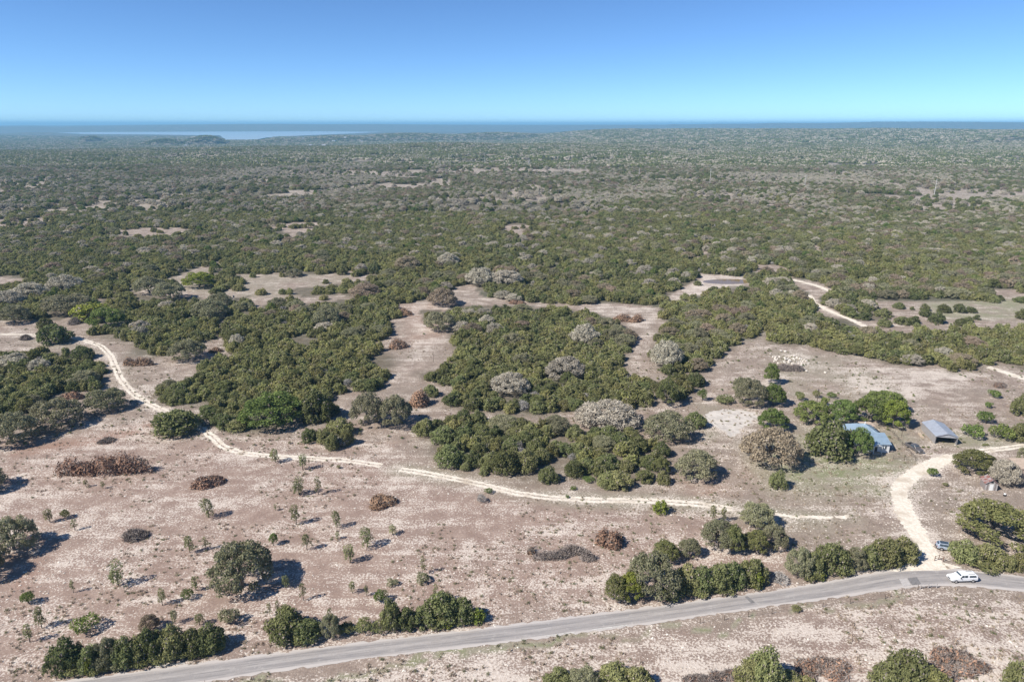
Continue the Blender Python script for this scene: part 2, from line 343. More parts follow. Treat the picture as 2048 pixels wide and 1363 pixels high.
for p, v in (([(0, 880), (160, 870), (330, 830), (330, 860), (150, 905), (0, 925)], 0.9), ([(480, 880), (640, 880), (800, 890), (760, 905), (520, 900)], 0.8), ([(1360, 965), (1450, 960), (1480, 985), (1400, 1000)], 0.9),
             ([(1490, 930), (1590, 925), (1560, 985), (1490, 965)], 0.9), ([(1330, 1125), (1600, 1090), (1600, 1120), (1400, 1140), (1310, 1135)], 0.95), ([(840, 1180), (890, 1170), (880, 1200)], 1.0), ([(20, 1110), (130, 1080), (110, 1180), (0, 1190)], 0.8),
             ([(90, 1340), (200, 1330), (180, 1363), (60, 1363)], 0.9), ([(390, 1240), (480, 1235), (520, 1290), (460, 1300)], 0.8), ([(800, 610), (900, 600), (900, 680), (820, 700)], 0.7), ([(1600, 1270), (1760, 1290), (1720, 1340), (1590, 1330)], 0.6)):
    r = np.maximum(r, v * soft(wx, wy, pw(p), 5))
incl = np.zeros(len(nx), bool); pxy = to_photo(nx, ny)
farzone = (pxy[1] < 640)
for c in CLEAR: incl |= inside(nx, ny, c)
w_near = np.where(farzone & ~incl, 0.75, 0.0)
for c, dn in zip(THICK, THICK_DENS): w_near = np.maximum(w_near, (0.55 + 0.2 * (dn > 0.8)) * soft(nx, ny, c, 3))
bare[near], green[near], red[near], wood[near] = b, g, r, w_near
farm = ~near
gap = fbm(gx, gy, 120, 31, 4)
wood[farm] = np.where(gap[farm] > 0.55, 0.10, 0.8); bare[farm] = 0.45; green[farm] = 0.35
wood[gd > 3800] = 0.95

ground_me = mesh_np("ground", np.stack([gx, gy, gz], 1), quads, smooth_shade=True)
for nm, arr in (("bare", bare), ("green", green), ("red", red), ("wood", wood)):
    at = ground_me.attributes.new(nm, "FLOAT", "POINT"); at.data.foreach_set("value", np.clip(arr, 0, 1).astype(np.float32))

def ground_material():
    k = N("scrub_ground"); co = k.n("TexCoord").outputs["Object"]
    ba, gr, re, wo = (k.attr(a) for a in ("bare", "green", "red", "wood"))
    def warp(angle, sx, sy):
        mp = k.n("Mapping"); k.put(mp, "Vector", co); mp.inputs["Rotation"].default_value = (0, 0, math.radians(angle)); mp.inputs["Scale"].default_value = (sx, sy, 1); return mp.outputs[0]
    big = k.noise(co, 0.035, 4, 0.6); mid = k.noise(co, 0.22, 4, 0.65); fine = k.noise(co, 1.7, 3, 0.7); grit = k.noise(co, 4.5, 2, 0.7)
    st1 = k.noise(warp(28, 0.45, 1.0), 0.9, 4, 0.7); st2 = k.noise(warp(-60, 0.40, 1.0), 0.8, 4, 0.7); st3 = k.noise(warp(75, 0.22, 0.9), 0.35, 3, 0.6)
    soil = k.mix(k.ramp(mid, 0.35, 0.65), (0.265, 0.205, 0.170), (0.405, 0.325, 0.270)); soil = k.mix(k.math("MULTIPLY", k.ramp(big, 0.45, 0.65), 0.5), soil, (0.265, 0.220, 0.188))
    soil = k.mix(k.ramp(fine, 0.3, 0.75), k.mix(0.6, soil, (0.115, 0.088, 0.072)), soil)
    soil = k.mix(k.math("MULTIPLY", re, 0.55), soil, (0.370, 0.235, 0.185)); soil = k.mix(k.math("MULTIPLY", k.ramp(re, 0.55, 1.0), k.ramp(mid, 0.3, 0.7)), soil, (0.250, 0.140, 0.098))
    grass = k.mix(k.ramp(fine, 0.25, 0.75), (0.200, 0.178, 0.130), (0.345, 0.305, 0.235))
    grass = k.mix(k.math("MULTIPLY", k.ramp(gr, 0.5, 1.0), k.ramp(mid, 0.35, 0.65)), grass, (0.195, 0.205, 0.110))
    c = k.mix(k.math("MULTIPLY", k.ramp(gr, 0.05, 0.75), k.math("ADD", k.ramp(big, 0.25, 0.6), 0.15, True)), soil, grass)
    # limestone chips, scraped rock and straw
    streak = k.math("ADD", k.math("MULTIPLY", k.math("MAXIMUM", st1, st2), 0.75), k.math("MULTIPLY", st3, 0.25))
    speck = k.noise(co, 2.3, 2, 0.55); chips = k.math("ADD", k.math("MULTIPLY", speck, 0.55), k.math("ADD", k.math("MULTIPLY", streak, 0.36), k.math("MULTIPLY", mid, 0.22)))
    patchy = k.math("ADD", k.math("MULTIPLY", k.ramp(k.noise(co, 0.085, 4, 0.65), 0.3, 0.7), 0.10), k.math("MULTIPLY", k.ramp(k.noise(warp(20, 0.03, 0.30), 1.0, 3, 0.6), 0.35, 0.65), 0.075)); lim = k.math("SUBTRACT", k.math("ADD", 0.588, patchy), k.math("MULTIPLY", ba, 0.155))
    amt = k.n("MapRange", _interpolation_type="SMOOTHSTEP"); k.put(amt, "i0", chips); k.put(amt, "i1", k.math("SUBTRACT", lim, 0.02)); k.put(amt, "i2", k.math("ADD", lim, 0.045))
    pale = k.mix(k.ramp(fine, 0.3, 0.7), (0.50, 0.425, 0.36), (0.70, 0.625, 0.55))
    c = k.mix(k.math("MULTIPLY", amt.outputs[0], 0.8), c, pale)
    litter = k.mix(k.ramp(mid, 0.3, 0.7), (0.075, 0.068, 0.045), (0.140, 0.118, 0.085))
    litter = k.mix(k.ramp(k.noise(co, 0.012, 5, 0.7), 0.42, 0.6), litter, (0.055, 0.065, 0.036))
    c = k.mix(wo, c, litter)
    hgt = k.math("ADD", k.math("MULTIPLY", grit, 0.5), k.math("ADD", fine, k.math("MULTIPLY", streak, 0.8)))
    return k.done(k.principled(c, 0.95, 0, 0.15, k.bump(hgt, 0.55, 0.25)))
M["ground"] = ground_material()
ground_me.materials.append(M["ground"])
link("ground", ground_me, kind="structure")

# ------------------------------------------------------------------ lake, pond, haze
def water_mat(name, col, rough):
    k = N(name); co = k.n("TexCoord").outputs["Object"]
    return k.done(k.principled(k.mix(k.noise(co, 0.002, 3), col, tuple(v * 0.8 for v in col)), rough, 0, 0.5, k.bump(k.noise(co, 0.05, 3), 0.02, 1.0)))
cen = LAKE.mean(0); lake_pts = [tuple(cen + (p - cen) * 1.02) for p in LAKE]
link("lake_water", mesh_np("lake_water", [(x, y, -36.2) for x, y in lake_pts], [tuple(range(len(lake_pts)))], water_mat("lake_water", (0.34, 0.44, 0.52), 0.42)), kind="structure")
pond = [(1400 + 55 + 50 * math.cos(a), 563 + 5.0 * math.sin(a)) for a in np.linspace(0, 2 * math.pi, 28, endpoint=False)]
link("pond_water", mesh_np("pond_water", [(*place(*p), 0.03) for p in pond][::-1], [tuple(range(28))[::-1]], water_mat("pond_water", (0.24, 0.16, 0.08), 0.15)), kind="structure")

# ------------------------------------------------------------------ paved road, caliche drive and two-rut tracks
def resample(pts, step):
    pts = np.array(pts, float); seg = np.hypot(*np.diff(pts, axis=0).T); s = np.r_[0, np.cumsum(seg)]
    # smooth with a Catmull-like pass
    t = np.arange(0, s[-1], step); x = np.interp(t, s, pts[:, 0]); y = np.interp(t, s, pts[:, 1])
    w = max(3, int(6 / step)) | 1; ker = np.hanning(w + 2)[1:-1]; ker /= ker.sum()
    pad = w // 2
    f = lambda a: np.convolve(np.r_[2 * a[0] - a[pad:0:-1], a, 2 * a[-1] - a[-2:-pad - 2:-1]], ker, "valid")
    return np.stack([f(x), f(y)], 1) if len(t) > w + 2 else np.stack([x, y], 1)
def strip(name, path, width, z, mat, offset=0.0, rag=0.2, step=0.6, cols=5, kind="structure", parent=None, fade=False, gaps=0.0):
    c = resample(path, step); d = np.gradient(c, axis=0); d /= np.hypot(d[:, 0], d[:, 1])[:, None]; nrm = np.stack([-d[:, 1], d[:, 0]], 1)
    n = len(c); s = np.arange(n) * step
    wv = width * (1 + 0.25 * rag * (vnoise(s, s * 0, 7, len(name)) - 0.5) * 2)
    verts = []; fac = []
    for j in range(cols):
        u = j / (cols - 1) * 2 - 1
        jit = rag * (rng.random(n) - 0.5) * (1.0 if abs(u) == 1 else 0.0)
        p = c + nrm * (offset + (u * wv / 2 + jit))[:, None]
        verts.append(np.c_[p, np.full(n, z)])
    verts = np.stack(verts, 1).reshape(-1, 3)
    for i in range(n - 1):
        if gaps and vnoise(s[i], 3.3, 5, 77 + int(offset * 10)) < gaps: continue
        for j in range(cols - 1):
            a = i * cols + j; fac.append((a, a + cols, a + cols + 1, a + 1))
    me = mesh_np(name, verts, np.array(fac), mat)
    uv = me.attributes.new("across", "FLOAT", "POINT"); uv.data.foreach_set("value", np.tile(np.linspace(-1, 1, cols), n).astype(np.float32))
    return link(name, me, parent, kind=kind if parent is None else None)
def caliche_mat():
    k = N("caliche"); co = k.n("TexCoord").outputs["Object"]
    f = k.noise(co, 1.3, 5, 0.7); m2 = k.noise(co, 0.18, 3)
    c = k.mix(k.ramp(f, 0.3, 0.72), (0.56, 0.49, 0.40), (0.78, 0.715, 0.62)); c = k.mix(k.ramp(m2, 0.45, 0.75), c, (0.46, 0.385, 0.30))
    return k.done(k.principled(c, 0.95, 0, 0.1, k.bump(f, 0.4, 0.12)))
M["caliche"] = caliche_mat()
def road_mat():
    k = N("chip_seal_road"); co = k.n("TexCoord").outputs["Object"]; u = k.math("ABSOLUTE", k.attr("across"))
    g1 = k.noise(co, 3.5, 4, 0.7); g2 = k.noise(co, 0.25, 4, 0.6)
    c = k.mix(k.ramp(g2, 0.3, 0.7), (0.300, 0.272, 0.255), (0.375, 0.345, 0.325)); c = k.mix(k.math("MULTIPLY", k.ramp(g1, 0.35, 0.7), 0.35), c, (0.44, 0.41, 0.385))
    wheel = k.math("MULTIPLY", k.ramp(u, 0.05, 0.30), k.math("SUBTRACT", 1.0, k.ramp(u, 0.45, 0.66)))
    c = k.mix(k.math("MULTIPLY", wheel, k.ramp(g2, 0.2, 0.8)), c, (0.235, 0.218, 0.212))
    sx = k.n("SeparateXYZ"); k.put(sx, "i0", co); cv = k.n("CombineXYZ"); k.put(cv, "i0", k.math("MULTIPLY", k.attr("across"), 5.0)); k.put(cv, "i1", k.math("MULTIPLY", sx.outputs[0], 0.07))
    lane = k.noise(cv.outputs[0], 1.0, 4, 0.65); c = k.mix(k.ramp(lane, 0.45, 0.68), c, (0.215, 0.20, 0.195)); c = k.mix(k.math("MULTIPLY", k.ramp(k.noise(co, 0.6, 5, 0.75), 0.55, 0.7), 0.5), c, (0.43, 0.40, 0.37))
    c = k.mix(k.math("MULTIPLY", k.ramp(u, 0.66, 0.86), 0.75), c, (0.50, 0.455, 0.42))
    return k.done(k.principled(c, 0.9, 0, 0.2, k.bump(g1, 0.3, 0.03)))
M["road"] = road_mat()
ru = resample(road_up, 1.0); m_ = len(ru)
rl_s = np.r_[0, np.cumsum(np.hypot(*np.diff(resample(road_lo, 1.0), axis=0).T))]
rl0 = resample(road_lo, 1.0)
rl = np.array([rl0[np.argmin(np.hypot(rl0[:, 0] - p[0], rl0[:, 1] - p[1]))] for p in ru])
ker = np.hanning(11)[1:-1]; ker /= ker.sum()
rl[:, 0] = np.convolve(np.pad(rl[:, 0], 4, "edge"), ker, "valid"); rl[:, 1] = np.convolve(np.pad(rl[:, 1], 4, "edge"), ker, "valid")
RC = 13; rv = []
for j in range(RC):
    f = j / (RC - 1); jit = (rng.random((m_, 2)) - 0.5) * (0.7 if j in (0, RC - 1) else 0)
    p = ru * (1 - f) + rl * f + jit; rv.append(np.c_[p, np.full(m_, 0.035 + 0.05 * (1 - (2 * f - 1) ** 2))])
rv = np.stack(rv, 1).reshape(-1, 3)
rid = np.arange(m_ * RC).reshape(m_, RC)
rq = np.stack([rid[:-1, :-1], rid[:-1, 1:], rid[1:, 1:], rid[1:, :-1]], -1).reshape(-1, 4)[:, ::-1]
road_me = mesh_np("road", rv, rq, M["road"], True)
at = road_me.attributes.new("across", "FLOAT", "POINT"); at.data.foreach_set("value", np.tile(np.linspace(-1, 1, RC), m_).astype(np.float32))
road = link("road", road_me, kind="structure")
def patch(name, pts, mat, z=0.105):
    link(name, mesh_np(name, [(*place(*p), z) for p in pts], [tuple(range(len(pts)))[::-1]], mat), road)
M["tar"] = plain("tar_patch", (0.20, 0.19, 0.188), 0.9, grime=0.3, scale=2); M["seal"] = plain("pale_patch", (0.45, 0.42, 0.40), 0.9, grime=0.25, scale=2)
M["line"] = plain("worn_road_paint", (0.62, 0.60, 0.56), 0.8, grime=0.45, scale=1.5)
patch("tar_patch", [(1815, 1156), (1834, 1154), (1842, 1168), (1824, 1170)], M["tar"]); patch("pale_patch", [(1798, 1158), (1814, 1156), (1822, 1170), (1806, 1172)], M["seal"])
patch("tar_patch", [(1489, 1193), (1495, 1192), (1510, 1204), (1502, 1206)], M["tar"])
for a, b_ in (((1090, 1271), (1150, 1263)), ((1185, 1258), (1255, 1249)), ((300, 1334), (370, 1325))):
    patch("edge_line", [a, b_, (b_[0], b_[1] + 1.3), (a[0], a[1] + 1.3)], M["line"], 0.085)

for i, (p, off) in enumerate(((TRACK, 0.78), (TRACK2, 0.78), (DRIVE2, 0.78))):
    for sgn in (-1, 1):
        strip("wheel_rut", WPATH(p), 1.05, 0.03 + 0.004 * (sgn > 0), M["caliche"], offset=sgn * off, rag=0.45, cols=3, gaps=0.08 if p is not DRIVE2 else 0.1)
strip("dirt_track", WPATH(TRACK3), 1.3, 0.03, M["caliche"], rag=0.8, cols=3, gaps=0.3)
for p, w_ in ((TRACK4, 3.6), (TRACK5, 3.4), (TRACK6, 3.6)): strip("dirt_track", WPATH(p), w_, 0.03, M["caliche"], rag=0.7)
strip("driveway", WPATH(DRIVE), 4.4, 0.045, M["caliche"], rag=0.9, cols=7)
bed = [(1408, 829), (1428, 821), (1452, 818), (1486, 821), (1516, 826), (1512, 838), (1498, 848), (1482, 858), (1472, 872), (1462, 874), (1452, 864), (1436, 857), (1424, 848), (1412, 838)]
bp = np.array([place(*p) for p in bed]); bp = np.vstack([bp[i] + (bp[(i + 1) % len(bp)] - bp[i]) * f for i in range(len(bp)) for f in (0, 0.2, 0.4, 0.6, 0.8)]); bp = bp + (rng.random(bp.shape) - 0.5) * 1.1
link("pond_bed", mesh_np("pond_bed", np.c_[bp, np.full(len(bp), 0.02)], [tuple(range(len(bp)))[::-1]], plain("dried_clay", (0.56, 0.51, 0.46), 0.95, 0, 0.1, 0.3, 0.35)), kind="structure")
ap = [(1780, 1141), (1810, 1128), (1838, 1120), (1858, 1108), (1874, 1110), (1884, 1124), (1925, 1134), (1900, 1138), (1860, 1142), (1820, 1146)]
link("gravel_apron", mesh_np("gravel_apron", [(*place(*p), 0.062) for p in ap], [tuple(range(len(ap)))], M["caliche"]), kind="structure")

# ------------------------------------------------------------------ tree prototypes
def unit(v): return v / (np.linalg.norm(v, axis=-1, keepdims=True) + 1e-9)
def leaves(pos, nrm, length, width, up=0.6, r=None):
    """one small pointed leaf-spray face per position"""
    n = len(pos); r = r or rng
    nrm = unit(nrm); t = unit(r.normal(size=(n, 3)) * (1 - up) + np.array([0, 0, 1.0]) * up + nrm * 0.35)
    t = unit(t - (t * nrm).sum(1, keepdims=True) * nrm); s = np.cross(nrm, t)
    L = (length * r.uniform(0.6, 1.4, n))[:, None]; Wd = (width * r.uniform(0.6, 1.4, n))[:, None]
    v = np.stack([pos - t * L * 0.45, pos + s * Wd * 0.5 + t * L * 0.05, pos + t * L * 0.55, pos - s * Wd * 0.5 + t * L * 0.05], 1).reshape(-1, 3)
    return v, np.arange(4 * n).reshape(n, 4)
def lobe_faces(cs, rs, flat, n, r, shell=(0.72, 1.08), jitter=0.55, zmin=0.08, lowcut=-0.55):
    cs = np.array(cs); rs = np.array(rs); w = rs ** 2 / (rs ** 2).sum()
    m = int(n * 2.6); k = r.choice(len(cs), m, p=w)
    d = unit(r.normal(size=(m, 3))); d = d[(d[:, 2] > lowcut)] ; k = k[:len(d)]; m = len(d)
    q = r.uniform(*shell, m)[:, None]; sc = np.stack([rs[k], rs[k], rs[k] * flat], 1)
    pos = cs[k] + d * sc * q
    keep = pos[:, 2] > zmin
    for c, rad in zip(cs, rs):   # nothing deep inside another lobe
        e = (pos - c) / np.array([rad, rad, rad * flat]); keep &= (e * e).sum(1) > 0.45
    pos = pos[keep][:n]; d = d[keep][:n]
    return pos, d + r.normal(size=d.shape) * jitter
def tree_mesh(tag, kind, seed, n, w, h, lsize, detail=1):
    r = np.random.default_rng(seed); R = w / 2; mb = MB(); cs = []; rs = []
    if kind == "juniper":
        openy = 0 if seed % 2 else 1; nl = int(r.integers(26, 36)) - 8 * openy; sk = r.uniform(-0.15, 0.15, 2)
        for i in range(nl):
            a = r.uniform(0, 6.283); rad = R * 0.84 * math.sqrt(r.random()); lr = w * r.uniform(0.075, 0.135)
            top = h * (1 - 0.58 * (rad / R) ** 2) * (r.uniform(0.62, 1.0) if r.random() < 0.4 else r.uniform(0.86, 1.0)) * (1 + sk[0] * math.cos(a) + sk[1] * math.sin(a))
            cs.append((rad * math.cos(a), rad * math.sin(a), max(top - lr * 1.3, lr))); rs.append(lr)
        for i in range(13 - 5 * openy):
            a = i * (6.283 / (13 - 5 * openy)) + r.uniform(0, 0.4); lr = w * r.uniform(0.09, 0.14); q_ = r.uniform(0.62, 0.84); cs.append((R * q_ * math.cos(a), R * q_ * math.sin(a), lr * r.uniform(0.8, 1.9))); rs.append(lr)
        for i in range(6): cs.append((r.uniform(-0.35, 0.35) * R, r.uniform(-0.35, 0.35) * R, h * r.uniform(0.3, 0.6))); rs.append(w * 0.16)
        pos, nr_ = lobe_faces(cs, rs, 1.45, n, r, shell=(0.6, 1.28), jitter=0.55); v, f = leaves(pos, nr_, lsize * 1.7, lsize * 0.95, 0.75, r)
        th, tr = 0.3 * h, 0.05 * w
    elif kind in ("oak", "grey"):
        nl = int(r.integers(48, 62)); flat = 0.78
        for i in range(nl):
            a = r.uniform(0, 6.283); rad = R * 0.88 * math.sqrt((i + 0.5) / nl) * r.uniform(0.9, 1.08); lr = w * r.uniform(0.06, 0.115)
            top = h * (1 - 0.55 * (rad / R) ** 2.2) * r.uniform(0.78, 1.04)
            cs.append((rad * math.cos(a), rad * math.sin(a), max(top - lr * 0.75, 0.22 * h))); rs.append(lr)
        for i in range(14):
            a = i * 0.45 + r.uniform(0, 0.4); lr = w * r.uniform(0.06, 0.10); cs.append((R * 0.84 * math.cos(a), R * 0.84 * math.sin(a), h * r.uniform(0.22, 0.42))); rs.append(lr)
        pos, nr_ = lobe_faces(cs, rs, flat, n, r, shell=(0.5, 1.25), jitter=0.7, zmin=0.12 * h)
        if kind == "oak": v, f = leaves(pos, nr_, lsize * 1.25, lsize * 0.95, 0.3, r)
        else: v, f = leaves(pos, unit(nr_) + r.normal(size=pos.shape) * 0.35, lsize * 2.0, lsize * 0.50, 0.35, r)
        th, tr = 0.28 * h, 0.028 * w
    elif kind == "sapling":
        nl = int(r.integers(9, 13))
        for i in range(nl):
            a = r.uniform(0, 6.283); z = h * r.uniform(0.24, 0.9); rad = R * 0.75 * r.random() * (1.15 - z / h); cs.append((rad * math.cos(a), rad * math.sin(a), z)); rs.append(w * r.uniform(0.16, 0.27))
        pos, nr_ = lobe_faces(cs, rs, 1.2, n, r, shell=(0.25, 1.15), jitter=1.2, zmin=0.16 * h); v, f = leaves(pos, nr_, lsize * 1.3, lsize * 0.7, 0.4, r)
        th, tr = 0.3 * h, 0.022 * w + 0.03
    else:  # low shrub / dead shrub
        nl = 7
        for i in range(nl):
            a = r.uniform(0, 6.283); rad = R * 0.6 * math.sqrt(r.random()); lr = w * r.uniform(0.18, 0.28); cs.append((rad * math.cos(a), rad * math.sin(a), h * r.uniform(0.35, 0.65))); rs.append(lr)
        fl = h / w * 1.25
        pos, nr_ = lobe_faces(cs, rs, fl, n, r, shell=(0.4, 1.1), jitter=0.9)
        if kind == "shrub": v, f = leaves(pos, nr_, lsize * 1.3, lsize * 0.9, 0.5, r)
        else: v, f = leaves(pos, r.normal(size=pos.shape), lsize * 3.2, lsize * 0.32, 0.6, r)
        th, tr = 0.15 * h, 0.03 * w
    crown = mesh_np(tag + "_crown", v, f)
    if kind in ("juniper", "oak"):
        crown["twigs"] = 1
    if detail:
        lean = Vector((r.uniform(-0.06, 0.06) * w, r.uniform(-0.06, 0.06) * w, th))
        mb.tube([(0, 0, -0.15), lean * 0.5, lean], [tr * 1.35, tr, tr * 0.85], 6)
        order = r.permutation(len(cs))[: min(len(cs), 16 if kind in ("oak", "grey") else 7)]
        for i in order:
            c = Vector(cs[i]); m = lean.lerp(c, 0.5) + Vector((0, 0, 0.06 * h))
            rr = tr * r.uniform(0.4, 0.6); mb.tube([lean * 0.92, m, c], [rr, rr * 0.7, rr * 0.22], 4, False)
            if kind in ("oak", "grey", "sapling"):
                for _ in range(2):
                    e = c + Vector(r.normal(size=3) * rs[i] * 0.7); mb.tube([m.lerp(c, 0.4), e], [rr * 0.4, rr * 0.12], 3, False)
    return crown, mb
def family(tag, kind, count, n, w, h, ls, crown_mat, bark, detail=1, seed=0):
    out = []
    for i in range(count):
        c, mb = tree_mesh(f"{tag}{i}", kind, seed + i * 13 + 1, n, w, h, ls, detail)
        t = mb.mesh(f"{tag}{i}_trunk", M[bark]) if detail else None
        mats = crown_mat if isinstance(crown_mat, (list, tuple)) else [crown_mat]
        for cm in mats:
            cc = c if cm == mats[0] else c.copy(); cc.materials.clear(); cc.materials.append(M[cm])
            if "twigs" in c: cc.materials.append(M["twig"]); cc.polygons.foreach_set("material_index", (np.random.default_rng(i).random(len(cc.polygons)) < (0.05 if kind == "juniper" else 0.03)).astype(np.int32))
            out.append((cc, t, cm))
    return out
SIZE = {"J": (5.6, 4.9), "O": (11.0, 7.0), "B": (11.0, 7.0), "G": (11.0, 6.6), "V": (9.0, 7.0), "Y": (4.0, 4.2), "S": (3.4, 5.0), "T": (2.0, 4.6), "H": (3.6, 2.4), "X": (3.4, 2.2)}
FAM = {
    "J": family("juniper", "juniper", 6, 4200, 5.6, 4.9, 0.23, ["J0", "J1", "J2"], "bark_dark", seed=100),
    "O": family("oak", "oak", 5, 9500, 11.0, 7.0, 0.27, "O", "bark", seed=200), "B": family("oakb", "oak", 3, 9500, 11.0, 7.0, 0.27, "B", "bark", seed=300),
    "G": family("greyoak", "grey", 4, 9000, 11.0, 6.6, 0.34, "G", "bark", seed=400), "V": family("fresh", "oak", 4, 8000, 9.0, 7.0, 0.26, ["W", "V", "Y"], "bark", seed=500),
    "Y": family("lime", "juniper", 2, 900, 4.0, 4.2, 0.30, "Y", "bark", seed=550), "S": family("sapling", "sapling", 6, 1000, 3.4, 5.0, 0.24, "S", "bark_dark", seed=600),
    "T": family("thin", "sapling", 4, 300, 2.0, 4.6, 0.24, ["S", "W"], "bark_dark", seed=700), "H": family("shrub", "shrub", 4, 1000, 3.6, 2.4, 0.20, ["V", "J1", "O", "W"], "bark_dark", seed=800),
    "X": family("deadshrub", "dead", 3, 800, 3.4, 2.2, 0.22, "X", "bark", seed=900)}
def pick(code, mat=None):
    c = [p for p in FAM[code] if mat is None or p[2] == mat]; return c[random.randrange(len(c))]

